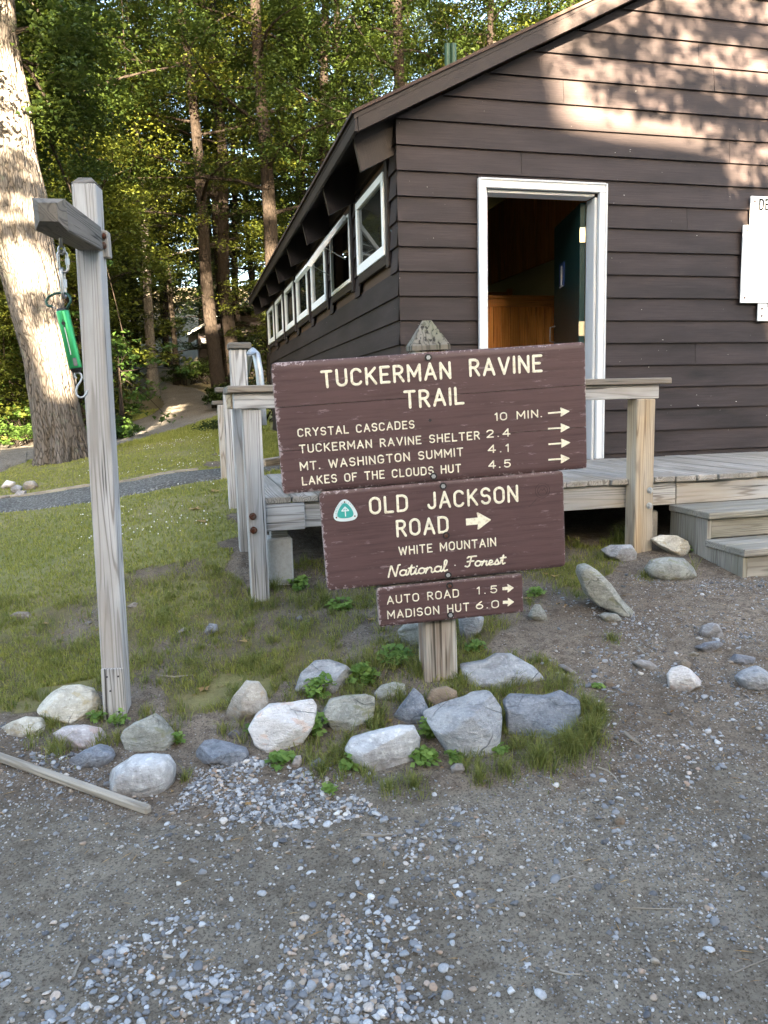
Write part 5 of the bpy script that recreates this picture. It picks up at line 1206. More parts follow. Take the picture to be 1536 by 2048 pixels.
# longer tufts
acc = []
def tuft(px, py, rpx, n, h0, h1, wd=.0035, lean=.8, seed=0):
    rr = np.random.default_rng(seed + int(px + py)); c = at(px, py); s_ = rpx * c[1] / F_PX; a = rr.uniform(0, 6.283, n); r_ = np.abs(rr.normal(0, .85, n)) * s_
    x, y = c[0] + np.cos(a) * r_ * 1.15, c[1] + np.sin(a) * r_ * 1.4; acc.append(blades(x, y, rr.uniform(h0, h1, n) * np.clip(1.15 - .35 * r_ / s_, .35, 1.2), rr.uniform(.5, 1.1, n) * wd, seed + 1, 1.15))
for t_ in [(1180, 1478, 26, 420, .05, .13), (1140, 1505, 34, 520, .05, .12), (1080, 1525, 34, 420, .04, .10), (1195, 1440, 18, 240, .05, .12), (1010, 1545, 26, 200, .03, .08), (1170, 1420, 16, 160, .05, .11), (1130, 1370, 30, 220, .03, .07),
           (960, 1560, 20, 150, .03, .07), (830, 1575, 26, 180, .03, .07), (780, 1580, 20, 130, .03, .06), (740, 1330, 60, 420, .03, .08), (640, 1545, 18, 120, .03, .08), (700, 1520, 18, 110, .03, .08), (800, 1400, 28, 200, .04, .10), (760, 1440, 18, 140, .04, .10),
           (840, 1350, 22, 180, .04, .11), (925, 1370, 14, 90, .04, .09), (940, 1340, 16, 80, .03, .07), (110, 1505, 20, 150, .04, .09), (128, 1478, 14, 100, .03, .07), (105, 1455, 16, 110, .03, .07), (212, 1432, 14, 100, .04, .09), (290, 1432, 14, 80, .03, .08),
           (370, 1560, 8, 50, .03, .07), (1255, 1090, 14, 130, .08, .19), (1235, 1085, 12, 90, .06, .15), (1205, 1120, 16, 80, .04, .09), (1290, 1155, 18, 90, .03, .06), (470, 1390, 18, 120, .03, .07), (600, 1210, 24, 160, .04, .10), (650, 1205, 18, 120, .04, .09),
           (640, 1185, 12, 80, .04, .10), (480, 1235, 30, 200, .03, .07), (380, 1330, 60, 420, .02, .05), (500, 1330, 50, 320, .02, .05), (100, 1330, 60, 300, .02, .05), (330, 1240, 40, 220, .03, .06), (1225, 1280, 16, 120, .02, .05), (1390, 1140, 10, 20, .06, .14), (550, 1180, 14, 90, .05, .11),
           (1080, 1140, 20, 110, .04, .09), (1060, 1210, 14, 60, .03, .07), (505, 1215, 16, 120, .04, .09), (545, 1215, 14, 90, .04, .08)]: tuft(*t_, seed=len(acc) * 7)
rr_ = np.random.default_rng(55); npx = 0
while npx < 330:
    qx, qy = rr_.uniform(-20, 1230), rr_.uniform(1090, 1560); c = at(qx, qy); g_, _, _ = masks(np.array([c[0]]), np.array([c[1]]))
    if g_[0] < .2 or g_[0] > .95 or rr_.random() > .9: continue
    npx += 1; k_ = rr_.uniform(.5, 1.5); tuft(qx, qy, 9 * k_, int(26 * k_), .018 * k_ + .01, .05 * k_ + .012, .0042, 1.25, 300 + npx)
for (bx_, by_) in [(700, 1400), (760, 1480), (600, 1400), (860, 1390), (1000, 1400), (930, 1530), (1050, 1490), (720, 1560), (640, 1500), (560, 1450), (470, 1470), (350, 1460), (230, 1470), (90, 1470), (180, 1500), (880, 1310), (820, 1300), (1100, 1390)]:
    for _ in range(4): tuft(bx_ + rr_.normal(0, 18), by_ + rr_.normal(0, 12), 14, 34, .025, .075, .0036, 1.2, int(bx_ + _ * 7))
V = np.concatenate([a[0] for a in acc]); o_ = np.cumsum([0] + [len(a[0]) for a in acc[:-1]])
tag(link('long_grass', np_mesh('long_grass', V, np.concatenate([a[1] + o for a, o in zip(acc, o_)]), np.concatenate([a[2] for a in acc])), GRASSD), kind='stuff')
# clover heads in the lawn
rs = np.random.default_rng(21); n = 1500; y = 5.0 + rs.random(n) * 8; x = rs.uniform(-.12, .16, n) * y - .12; mg_, _, _ = masks(x, y)
k = (mg_ > .9) & ~inpoly(x, y, STRIPP) & ~inpoly(x, y, TRP) & (rs.random(n) < np.clip((fbm(x, y, .9, 2, 3) - .28) * 2, .05, 1)) & ~((x > .2) & (y < 7))
x, y = x[k], y[k]; B, Fb = ico(1); r_ = rs.uniform(.0035, .0065, len(x))
V = B[None] * r_[:, None, None] + np.stack([x, y, gz(x, y) + .045], -1)[:, None]
tag(link('clover_flowers', np_mesh('clover_flowers', V.reshape(-1, 3), (Fb[None] + (np.arange(len(x)) * len(B))[:, None, None]).reshape(-1, 3)), CLOV), kind='stuff')

# ================================================================== WEEDS
def leaf_quads(C, N_, size, rs, asp=.62, droop=.12):
    """folded leaf of four triangles around C facing N_"""
    n = len(C); N_ = N_ / np.linalg.norm(N_, axis=1)[:, None]; r0 = rs.normal(size=(n, 3)); u = np.cross(N_, r0); u /= np.linalg.norm(u, axis=1)[:, None]; v = np.cross(N_, u)
    s_ = size[:, None]; P = np.stack([C - u * s_ * .5, C + v * s_ * asp * .5 + N_ * s_ * droop, C + u * s_ * .5 - N_ * s_ * droop, C - v * s_ * asp * .5 + N_ * s_ * droop], 1)
    Fc = np.array([[0, 3, 2], [0, 2, 1]])[None] + (np.arange(n) * 4)[:, None, None]
    return P.reshape(-1, 3), Fc.reshape(-1, 3)
def weed(label, px, py, rpx, n, size, hgt, seed):
    rs = np.random.default_rng(seed); c = at(px, py); s_ = rpx * c[1] / F_PX; a = rs.uniform(0, 6.283, n); r_ = np.sqrt(rs.random(n)) * s_
    x, y = c[0] + np.cos(a) * r_, c[1] + np.sin(a) * r_; z = gz(x, y) + hgt * (.35 + .65 * rs.random(n)) * (1 - .5 * (r_ / s_) ** 2)
    C = np.stack([x, y, z], -1); P = []; 
    tri = []; cols = []
    V1, F1 = [], []
    off = 0
    for ang in (0, 2.1, 4.2):                       # three leaflets per leaf
        d = np.stack([np.cos(a * 3 + ang), np.sin(a * 3 + ang), -.1 + 0 * a], -1) * size * .55
        N_ = np.stack([rs.normal(0, .3, n), rs.normal(-.15, .3, n), np.ones(n)], -1)
        v_, f_ = leaf_quads(C + d, N_, rs.uniform(.75, 1.2, n) * size, rs, .85, .08); V1.append(v_); F1.append(f_ + off); off += len(v_)
    o = thing('leafy_weed', label, 'weed', c, 'leafy weeds around the stones')
    link('leaves', np_mesh('leaves', np.concatenate(V1) - c, np.concatenate(F1), np.tile(np.repeat(rs.random(n), 4), 3)), WEEDM, o)
    st = MB()
    for i in range(n): st.tube([C[i] * .0 + [c[0] + (x[i] - c[0]) * .6, c[1] + (y[i] - c[1]) * .6, float(gz(x[i], y[i])) - .01], C[i]], .0013, 4, False)
    build('stems', st, WEEDM, o)
for k, w_ in enumerate([('clover clump in front of the back left mottled boulder', 640, 1390, 28, 34, .030, .09), ('bright clover clump between the mottled boulder and the sign post', 725, 1365, 26, 36, .032, .09), ('clover climbing along the left flank of the cracked slab', 858, 1475, 18, 26, .028, .09),
        ('leafy clump at the front of the cracked slab', 845, 1525, 30, 40, .026, .05), ('small weed between the two front boulders, right of the fist sized stone', 910, 1520, 16, 16, .024, .05), ('leafy weed on the right flank of the white quartz boulder', 635, 1470, 18, 24, .028, .10),
        ('rosette of weeds under the white quartz boulder', 560, 1525, 24, 22, .030, .03), ('single weed sprouting in the gravel below the bed', 660, 1590, 9, 10, .022, .05), ('weed tuft in front of the frontmost white boulder', 700, 1540, 18, 16, .024, .06),
        ('sprig beside the foot of the scale post', 240, 1450, 14, 12, .026, .07), ('weed beside the tan boulder by the scale post', 197, 1440, 16, 14, .026, .05), ('weed right of the pale humped rock', 355, 1488, 9, 10, .022, .05), ('weed at the lower edge of the tan pointed rock', 505, 1465, 12, 10, .026, .05),
        ('leafy weeds in the bed behind the dark pointed stone', 790, 1320, 40, 44, .026, .06), ('weeds right of the sign post foot', 950, 1300, 22, 20, .024, .05), ('weeds under the left end of the deck', 600, 1175, 22, 24, .032, .06), ('weed beside the oval boulder by the steps', 1385, 1103, 10, 8, .030, .05),
        ('tiny weed on top of the snake shaped rock', 1217, 1217, 9, 9, .020, .04), ('weeds left of the lowest sign board, under the deck edge', 680, 1215, 24, 22, .030, .05), ('weed by the right end of the lowest board', 1070, 1190, 20, 16, .028, .05), ('weed on the dirt below the long grass boulder', 1195, 1375, 10, 8, .022, .03), ('weeds in front of the blue grey angular boulder', 1000, 1505, 16, 14, .022, .04)]):
    weed(*w_, seed=100 + k)
# dry leaves and litter
rs = np.random.default_rng(31); n = 900; x = rs.uniform(-1.2, 3.6, n); y = rs.uniform(1.4, 4.6, n); d = np.where(inpoly(x, y, Z_BANK) | inpoly(x, y, Z_PATCH), .5, np.where(inpoly(x, y, Z_BED), .35, np.where(x > 1.5, .30, .05))); k = rs.random(n) < d; x, y = x[k], y[k]
v_, f_ = leaf_quads(np.stack([x, y, gz(x, y) + .006], -1), np.stack([rs.normal(0, .25, len(x)), rs.normal(0, .25, len(x)), np.ones(len(x))], -1), rs.uniform(.008, .026, len(x)), rs, .45)
n = 1500; x2 = rs.uniform(-1.2, 3.8, n); y2 = rs.uniform(1.2, 4.6, n); k = inpoly(x2, y2, RC) | inpoly(x2, y2, Z_BANK) | inpoly(x2, y2, Z_PATCH); x2, y2 = x2[k], y2[k]
v2_, f2_ = leaf_quads(np.stack([x2, y2, gz(x2, y2) + .004], -1), np.stack([rs.normal(0, .08, len(x2)), rs.normal(0, .08, len(x2)), np.ones(len(x2))], -1), rs.uniform(.014, .055, len(x2)), rs, .07, .02)
tag(link('leaf_litter', np_mesh('leaf_litter', np.concatenate([v_, v2_]), np.concatenate([f_, f2_ + len(v_)]), np.concatenate([np.repeat(rs.random(len(x)), 4), np.repeat(rs.random(len(x2)), 4)])), DRYL), kind='stuff')
def dry_leaf(label, px, py, size, seed, mat=None):
    rr = np.random.default_rng(seed); c = at(px, py) + [0, 0, .008]; pts = []
    for i in range(10):
        a = 2 * math.pi * i / 10 + seed; r_ = size * (.5 if i % 2 == 0 else .27) * rr.uniform(.8, 1.15); pts.append((r_ * math.cos(a), r_ * math.sin(a), (.30 * r_ if i % 3 == 0 else .02 * size)))
    V = np.array([(0, 0, 0)] + pts); Fc = np.array([[0, 1 + i, 1 + (i + 1) % 10] for i in range(10)])
    tag(link('dry_leaf', np_mesh('dry_leaf', V, Fc, np.full(len(V), rr.uniform(.4, 1))), mat or DRYL, None, c), label, 'leaf')
for k, l_ in enumerate([('curled tan leaf on the lawn, left of the nearest railing post', 405, 1045, .11), ('orange dry leaf on the lawn close to the railing posts', 390, 1020, .11), ('tan star shaped leaf on the lawn beside the clover', 430, 985, .12), ('pink tan leaf on the grass right of the scale post', 407, 1382, .07), ('brown leaf on the grass below the deck, left of the sign', 488, 1285, .06),
        ('orange leaf on the ground left of the lowest sign board', 742, 1242, .05), ('orange leaf against the small dark pointed stone', 780, 1445, .035), ('brown leaf under the step stringer', 1350, 1065, .08), ('pale leaf on the bank right of the middle sign board', 1092, 1150, .05), ('orange leaf on the bank right of the lowest sign board', 1110, 1155, .05), ('pale tan leaf beside the right end of the lowest board', 1056, 1200, .05),
        ('tan leaf on the left lawn near the tan flat stone', 88, 1250, .06), ('yellow leaf on the packed gravel left of the pile', 214, 1652, .018), ('tan leaf on the gravel pile', 496, 1612, .028)]): dry_leaf(*l_, seed=k)
# ================================================================== TREES
def leaf_cloud(C, rad, M_, size, seed, up=1.0, asp=.6, flat=.30):
    rs = np.random.default_rng(seed); C = np.asarray(C, float); n = len(C) * M_
    cc = np.repeat(C, M_, 0); rr = np.repeat(np.broadcast_to(rad, (len(C),)), M_)
    d = rs.normal(0, 1, (n, 3)); d = d / np.linalg.norm(d, axis=1)[:, None] * (rs.random(n) ** .45)[:, None]; d[:, 2] *= flat; d[:, 2] -= .18 * (d[:, 0] ** 2 + d[:, 1] ** 2)
    P = cc + d * rr[:, None]; N_ = np.stack([rs.normal(0, .55, n), rs.normal(0, .55, n), np.full(n, up)], -1)
    v, f = leaf_quads(P, N_, rs.uniform(.7, 1.25, n) * size, rs, asp)
    col = np.clip(np.repeat(rs.random(len(C)), M_) * .72 + rs.random(n) * .28, 0, 1)
    return v, f, np.repeat(col, 4)
def limb_paths(rs, h0, h1, spread, n, trunk_at, up=.25):
    out = []
    for i in range(n):
        t = (i + rs.uniform(.1, .9)) / n; z = h0 + (h1 - h0) * t; a = i * 2.4 + rs.uniform(-.5, .5); L = spread * (1 - .55 * t) * rs.uniform(.7, 1.15); b = trunk_at(z)
        q = [b]
        for s_ in np.linspace(.2, 1, 6): q.append(b + np.array([math.cos(a + s_ * .4) * L * s_, math.sin(a + s_ * .4) * L * s_, L * up * s_ + .25 * math.sin(3 * s_ + i) * .5 - .15 * L * s_ * s_]))
        out.append(np.array(q))
    return out
def make_tree(H, r0, c0, spread, nl, ncl, M_, size, seed, lean=(0, 0), crad=.75, sides=12, wob=.12, conifer=False):
    """returns trunk builder and crown arrays, in metres about the base"""
    rs = np.random.default_rng(seed); zz = np.linspace(-.3, H, 22); ph = rs.uniform(0, 6, 2)
    cx_ = lean[0] * zz / H + wob * np.sin(zz * .5 + ph[0]) * np.clip(zz / 4, 0, 1); cy_ = lean[1] * zz / H + wob * np.sin(zz * .43 + ph[1]) * np.clip(zz / 4, 0, 1)
    path = np.stack([cx_, cy_, zz], -1); rr = r0 * (1 - .82 * np.clip(zz / H, 0, 1)) + r0 * .5 * np.exp(-np.clip(zz, 0, 9) * 2.2)
    tm = MB(); tm.tube(path, rr, sides); at_z = lambda z: np.array([np.interp(z, zz, cx_), np.interp(z, zz, cy_), z])
    C = []
    for q in limb_paths(rs, c0, H * .97, spread, nl, at_z, .05 if conifer else .30):
        Q = resample(q, 9); r_l = max(.012, np.interp(q[0][2], zz, rr) * .34); tm.tube(Q, np.linspace(r_l, .006, 9), 5, False)
        k = max(3, ncl // nl); 
        for j in range(k):
            b = Q[rs.integers(2, 9)]; C.append(b + rs.normal(0, .42 if not conifer else .18, 3) * [1, 1, .7])
        for j in range(2):                               # side twigs
            i0 = rs.integers(3, 8); e_ = Q[i0] + rs.normal(0, .6, 3); tm.tube([Q[i0], (Q[i0] + e_) / 2 + [0, 0, .06], e_], [.012, .008, .004], 4, False); C.append(e_)
    v, f, c = leaf_cloud(C, crad * rs.uniform(.6, 1.25, len(C)), M_, size, seed + 1, 1.0 if not conifer else 1.4, .6 if not conifer else .16, .34 if not conifer else .2)
    return tm, (v, f, c)
def tree(name, label, x, y, args, leaf, bark, group=None, cat='tree'):
    b = np.array([x, y, float(gz(x, y))]); tm, (v, f, c) = make_tree(**args); t = thing(name, label, cat, b, group)
    V = np.array(tm.v) + b; tm.v = V.tolist(); build('trunk', tm, bark, t, smooth=True); link('crown', np_mesh('crown', v, f, c), leaf, t); return t
def px_x(px, py, Y): return onY(px, py, Y)[0]
GW = 'trees of the woods behind the cabin'
# trees the picture singles out
Y_ = 21.5; x_ = px_x(540, 480, Y_)
tree('broadleaf_tree', 'tall straight dark trunk rising just left of the cabin eave', x_, Y_, dict(H=19, r0=.23, c0=5.0, spread=4.2, nl=26, ncl=210, M_=84, size=.11, seed=41, lean=(-.1, 0), wob=.06), LEAF, BARKD)
Y_ = 24.0; x_ = px_x(436, 690, Y_)
tree('broadleaf_tree', 'slender leaning tree whose trunk stands beside the far brown hut', x_, Y_, dict(H=19, r0=.21, c0=4.6, spread=4.0, nl=26, ncl=200, M_=84, size=.11, seed=43, lean=(-.95, 0), wob=.10), LEAFB, BARKD)
Y_ = 28.0; x_ = px_x(462, 520, Y_)
tree('broadleaf_tree', 'dark forked trunk seen just right of the leaning tree', x_, Y_, dict(H=20, r0=.24, c0=5.5, spread=4.2, nl=24, ncl=190, M_=80, size=.115, seed=45, lean=(-.7, 0), wob=.2), LEAF, BARKD)
Y_ = 31.0; x_ = px_x(305, 740, Y_)
tree('broadleaf_tree', 'pale sunlit trunk standing at the top of the trail', x_, Y_, dict(H=15, r0=.20, c0=4.6, spread=3.6, nl=22, ncl=200, M_=80, size=.11, seed=47, wob=.05), LEAFB, BARK)
Y_ = 34.0; x_ = px_x(352, 735, Y_)
tree('broadleaf_tree', 'thin trunk between the pale trail-top trunk and the far hut', x_, Y_, dict(H=14, r0=.13, c0=4.5, spread=3.2, nl=18, ncl=150, M_=56, size=.13, seed=49, wob=.08), LEAF, BARKG)
Y_ = 27.0; x_ = px_x(684, 150, Y_)
tree('broadleaf_tree', 'dark trunk above the cabin roof left of the green vent pipes', x_, Y_, dict(H=21, r0=.22, c0=6.0, spread=4.4, nl=26, ncl=210, M_=80, size=.115, seed=51, wob=.12), LEAF, BARKD)
Y_ = 17.0; x_ = px_x(243, 815, Y_)
tree('sapling', 'young maple sapling with a thin dark stem at the near bend of the trail', x_, Y_, dict(H=1.75, r0=.055, c0=1.05, spread=.5, nl=7, ncl=18, M_=20, size=.13, seed=53, wob=.03, crad=.32, sides=8), SHRUBL, BARKD, cat='sapling')
Y_ = 20.0; x_ = px_x(203, 800, Y_)
tree('broadleaf_tree', 'young broadleaf tree added behind the scale post, its crown shading the trail', x_, Y_, dict(H=7.5, r0=.07, c0=3.4, spread=2.3, nl=18, ncl=130, M_=70, size=.10, seed=57, wob=.05, crad=.6, sides=8), LEAFB, BARKD)  # added so that its crown keeps sun off the trail
# woods: four kinds copied with their trunk and crown
protos = []
for k, (nm, leaf, bark, a, lab) in enumerate([
  ('broadleaf_tree', LEAF, BARKD, dict(H=20, r0=.20, c0=5.4, spread=4.4, nl=30, ncl=260, M_=84, size=.115, seed=61), 'dark trunked broadleaf tree among the woods behind'),
  ('broadleaf_tree', LEAFB, BARKG, dict(H=17, r0=.16, c0=2.6, spread=3.8, nl=30, ncl=260, M_=84, size=.11, seed=63), 'grey trunked leafy tree with low branches among the woods behind'),
  ('conifer_tree', LEAFD, BARKD, dict(H=16, r0=.17, c0=1.2, spread=3.0, nl=54, ncl=420, M_=60, size=.17, seed=65, conifer=True, crad=.6), 'dark evergreen tree with drooping branches among the woods behind'),
  ('understorey_tree', LEAFB, BARKD, dict(H=6.5, r0=.055, c0=.9, spread=2.1, nl=22, ncl=150, M_=50, size=.12, seed=67, crad=.6, sides=7), 'small bright leafed understorey tree in the woods behind')]):
    t = tree(nm, lab, 0, 60 + k * 6, a, leaf, bark, ['broadleaf trees of the woods', 'low branching trees of the woods', 'evergreens of the woods', 'understorey trees of the woods'][k])
    protos.append(t)
rs = np.random.default_rng(77); placed = [(2.45, 21.5), (1.05, 24), (1.3, 28), (-1.2, 31), (-.8, 34), (4, 27), (-2.1, 12)]; first = [True] * 4
def put(k, x, y, s_, rot):
    t = protos[k]; z = float(gz(x, y)) - .05
    if first[k]: first[k] = False; t.location = (x, y, z); t.rotation_euler = (0, 0, rot); t.scale = (s_,) * 3
    else: copy_tree(t, (x, y, z), (0, 0, rot), (s_,) * 3)
def corridor(x, y):
    p = R.T @ (np.array([x, y, float(gz(x, y)) + .3]) - EYE); q = CX + F_PX * p[0] / p[2]; return q
SPEC = []
n_try = 0
while len(placed) < 84 and n_try < 4000:
    n_try += 1; y = rs.uniform(17, 46); x = rs.uniform(-.62, .66) * y; q = corridor(x, y)
    k = rs.choice(4, p=[.30, .28, .22, .20])
    if 248 < q < 455 and y < 37: continue
    if q > 455 and y < 21: continue
    if 90 < q < 620 and y < 36: k = 0
    if -3.2 < x < 2.2 and y < 20: continue
    if min(math.hypot(x - a, y - b) for a, b in placed) < (2.3 if k != 3 else 1.6): continue
    if abs(x) < 3.4 and 35 < y < 40: continue
    placed.append((x, y)); put(k, x, y, rs.uniform(.8, 1.15), rs.uniform(0, 6.28))
# leafy understorey filling the middle distance above the trail
for (px, py, Y, k, s_) in [(250, 700, 36, 3, 1.35), (300, 690, 43, 3, 1.5), (140, 720, 25, 3, 1.0), (560, 700, 23, 3, .8), (160, 760, 22, 3, 1.2), (60, 780, 21, 3, 1.25), (10, 780, 24, 1, .8), (120, 770, 28, 2, .9), (190, 740, 32, 2, 1.0), (480, 700, 33, 2, 1.0), (400, 650, 44, 1, 1.0), (330, 650, 46, 0, 1.0), (230, 650, 44, 1, 1.1), (275, 700, 43, 2, .9)]:
    put(k, onY(px, py, Y)[0], Y, s_, px * .7)
# unseen trees behind the viewpoint, leaf clumps placed along sun rays to cast shade
def shade_tree(label, x, y, H, blobs, trunk_r, seed, M_=80, size=.11, leaf=LEAF):
    b = np.array([x, y, float(gz(x, y))]); rs = np.random.default_rng(seed); t = thing('shade_tree', label, 'tree', b); tm = MB(); zz = np.linspace(-.3, H, 14)
    tm.tube(np.stack([b[0] + .1 * np.sin(zz), b[1] + .1 * np.cos(zz * .8), b[2] + zz], -1), trunk_r * (1 - .7 * np.clip(zz / H, 0, 1)), 12); C = []
    for (bx, by_, bz, rx, ry, rz, n) in blobs:
        e_ = np.array([bx, by_, bz]); s0 = b + [0, 0, min(max(bz - b[2] - .8, 1), H * .9)]; tm.tube(resample([s0, (s0 + e_) / 2 + [0, 0, .25], e_], 8), np.linspace(trunk_r * .4, .02, 8), 6, False)
        C.append(e_ + rs.normal(0, .5, (n, 3)) * [rx, ry, rz])
    C = np.concatenate(C); v, f, c = leaf_cloud(C - b, .42 * rs.uniform(.6, 1.3, len(C)), M_, size, seed + 1)
    build('trunk', tm, BARKD, t, smooth=True); link('crown', np_mesh('crown', v, f, c), leaf, t)
def sunpt(P, Y):            # where the sun ray reaching P crosses the plane y = Y
    P = np.array(P, float); return P + S * ((Y - P[1]) / S[1])
bl = []
for (x, z, rx, rz, n) in [(4.1, 3.85, .55, .16, 16), (4.9, 3.7, .6, .22, 20), (3.6, 4.32, .5, .10, 9), (4.8, 4.3, .8, .25, 18), (3.25, 3.98, .22, .10, 5), (4.85, 3.22, .55, .14, 14), (4.2, 1.75, .5, .35, 10), (4.62, 2.55, .12, .30, 3), (4.75, 2.25, .3, .10, 9), (4.42, 3.02, .07, .05, 7), (4.6, 2.42, .12, .06, 6), (5.6, 3.6, .5, .5, 18), (5.6, 2.4, .4, .6, 14)]:
    p = sunpt((x, Y0, z), -2.2); bl.append((p[0], p[1], p[2], rx * 1.6, .8, rz * 1.6, n))
shade_tree('broadleaf tree behind the viewpoint dappling the cabin gable', 7.2, -2.6, 8.5, bl, .16, 5, 46, .11)
bl = []
for (x, z, rx, rz, n) in [(-2.3, 4.7, .5, .30, 14), (-2.9, 5.9, .4, .5, 5), (-1.7, 3.2, .3, .25, 6), (-2.5, 2.9, .2, .2, 3), (-2.2, 4.0, .3, .2, 5), (-2.0, 7.4, .5, .5, 12), (-3.6, 7.8, .8, 1.3, 30), (-4.2, 5.5, .8, 1.2, 20), (-1.2, 8.5, .8, .8, 20)]:
    p = sunpt((x, 12, z), -1.5); bl.append((p[0], p[1], p[2], rx * 1.6, .8, rz * 1.6, n))
shade_tree('unseen broadleaf tree added behind the viewpoint to shade the big maple', -8.0, -2.0, 13, bl, .2, 9, 50, .13)  # added crown, clumps set to blotch the maple trunk with shade
bl = []
for (x, z, rx, rz, n) in [(-6, 12.5, 3, 1.2, 120), (-1.5, 12.3, 3, 1.0, 120), (3.5, 12.4, 3, 1.2, 120), (-3, 15.5, 4, 1.6, 150), (3, 15.5, 4, 1.6, 150), (-3, 19, 5, 2, 120), (3.5, 19, 5, 2, 120), (2.6, 8.5, 1.6, 1.4, 90), (4.5, 5.0, 2.0, 1.8, 90), (1.9, 5.4, .8, 1.6, 50), (-.4, 10.2, 1.4, .5, 20), (-7.0, 8.5, 1.2, 2.4, 80), (-2.6, 7.3, .7, .5, 10), (7.5, 9, 2.5, 3, 120), (.5, 6.2, .8, .7, 70), (4.5, .45, .25, .4, 30), (1.3, 1.0, 1.0, 1.2, 130), (-2.7, 1.2, .8, 1.0, 70), (.2, 2.2, .6, .6, 30)]:
    p = sunpt((x, 26, z), -16); bl.append((p[0], p[1], p[2], rx * 1.3, 2.2, rz * 1.3, int(n * (1.8 if z > 9.8 else 1.1))))
shade_tree('tall unseen tree added behind the viewpoint to shade the background', .5, -17, 27, bl, .35, 13, 44, .26)  # added tree, clumps screen the woods, hut, trail and pipes from sun

# ------------------------------------------------------------------ the big maple on the left lawn
mb0 = at(126, 925); MY = mb0[1]; maple = thing('big_maple', 'big old maple on the left lawn with thick furrowed grey trunk partly in sun', 'tree', mb0)
cl = [(-200, 126, 52), (925, 126, 53)]
ctrl = [(955, 130, 58), (925, 128, 52), (890, 125, 47), (800, 108, 43.5), (700, 92, 43), (600, 70, 47), (500, 49, 51), (400, 33, 50), (300, 19, 42), (220, 8, 44), (150, 0, 38), (90, -10, 36), (0, -14, 30), (-120, -16, 28), (-300, -22, 26)]
ctrl = ctrl[::-1]; n_h, n_s = 330, 150; yy = np.linspace(ctrl[0][0], ctrl[-1][0], n_h)
cxp = np.interp(yy, [c[0] for c in ctrl], [c[1] for c in ctrl]); rp = np.interp(yy, [c[0] for c in ctrl], [c[2] for c in ctrl])
ker = np.hanning(15); ker /= ker.sum(); pad = lambda a: np.convolve(np.pad(a, 7, mode='edge'), ker, 'valid'); cxp, rp = pad(cxp), pad(rp)
V = []; G = []
ths = np.linspace(0, 2 * math.pi, n_s, endpoint=False)
for i in range(n_h):
    c = onY(cxp[i], yy[i], MY + .35); r_ = rp[i] * np.linalg.norm(c - EYE) / F_PX * .98; zt = c[2] - mb0[2]
    ph = ths; fl = np.clip(1 - zt / .7, 0, 1) ** 2
    flare = 1 + fl * (.14 * np.cos(5 * ph + 1) + .08 * np.cos(8 * ph))
    u = ph * r_ * 1.0; wob = (fbm(u * 1.0 + 7, np.full(n_s, zt * .22), .085, 0, 3) - .45); seam = np.abs(fbm(np.cos(ph) * .5 + 3, np.sin(ph) * .5 + zt * .16, .13, 1, 4) - .47)
    fur = -np.clip(.08 - seam, 0, .08) * .75
    rad = r_ * flare + fur + (fbm(np.cos(ph) * .6 + 9, np.sin(ph) * .6 + zt * .7, .3, 2, 4) - .47) * .05
    for k in range(n_s):
        V.append((c[0] + math.cos(ph[k]) * rad[k], c[1] + math.sin(ph[k]) * rad[k], c[2])); G.append((zt * 1.0, r_ * math.cos(ph[k]) , r_ * math.sin(ph[k])))
ii = np.arange(n_h * n_s).reshape(n_h, n_s); Fc = np.stack([ii[:-1], np.roll(ii, -1, 1)[:-1], np.roll(ii, -1, 1)[1:], ii[1:]], -1).reshape(-1, 4)[:, ::-1]
link('trunk', np_mesh('trunk', np.array(V) - mb0, Fc, None, G), BARK, maple, smooth=True)
rs = np.random.default_rng(91); C = []; lm = MB()
for (px, py, Y, sx, sy, n) in [(110, 60, 12.6, 60, 60, 30), (150, 40, 12, 70, 60, 26), (150, 130, 12.5, 60, 60, 22), (110, 230, 13, 40, 70, 20), (170, 220, 13.5, 40, 60, 12), (60, 330, 13.8, 20, 60, 8), (170, 330, 14.5, 40, 40, 10), (70, 20, 13.6, 50, 40, 16), (160, 430, 15, 30, 40, 8), (-120, 150, 12, 90, 140, 40), (-150, -150, 12, 140, 100, 40), (100, -150, 12, 140, 90, 40)]:
    q0 = onY(cxp[60] if py < 100 else 5, min(py - 60, 120), MY + .3); e_ = onY(px, py, Y); lm.tube(resample([q0, (q0 + e_) / 2 + [0, 0, .3], e_], 8), np.linspace(.05, .012, 8), 6, False)
    for i in range(n):
        u_ = px + rs.normal(0, sx * .6); v_ = py + rs.normal(0, sy * .55); y_ = Y + rs.normal(0, .7)
        if -30 < u_ < 85 and -20 < v_ < 480: y_ = max(y_, MY + 1.9)
        C.append(onY(u_, v_, y_))
C = np.array(C); v, f, c = leaf_cloud(C - mb0, .42 * rs.uniform(.7, 1.3, len(C)), 72, .088, 92, 1.0, .72)
link('crown', np_mesh('crown', v, f, c), LEAF, maple); build('limbs', lm, BARKG, maple, smooth=True)

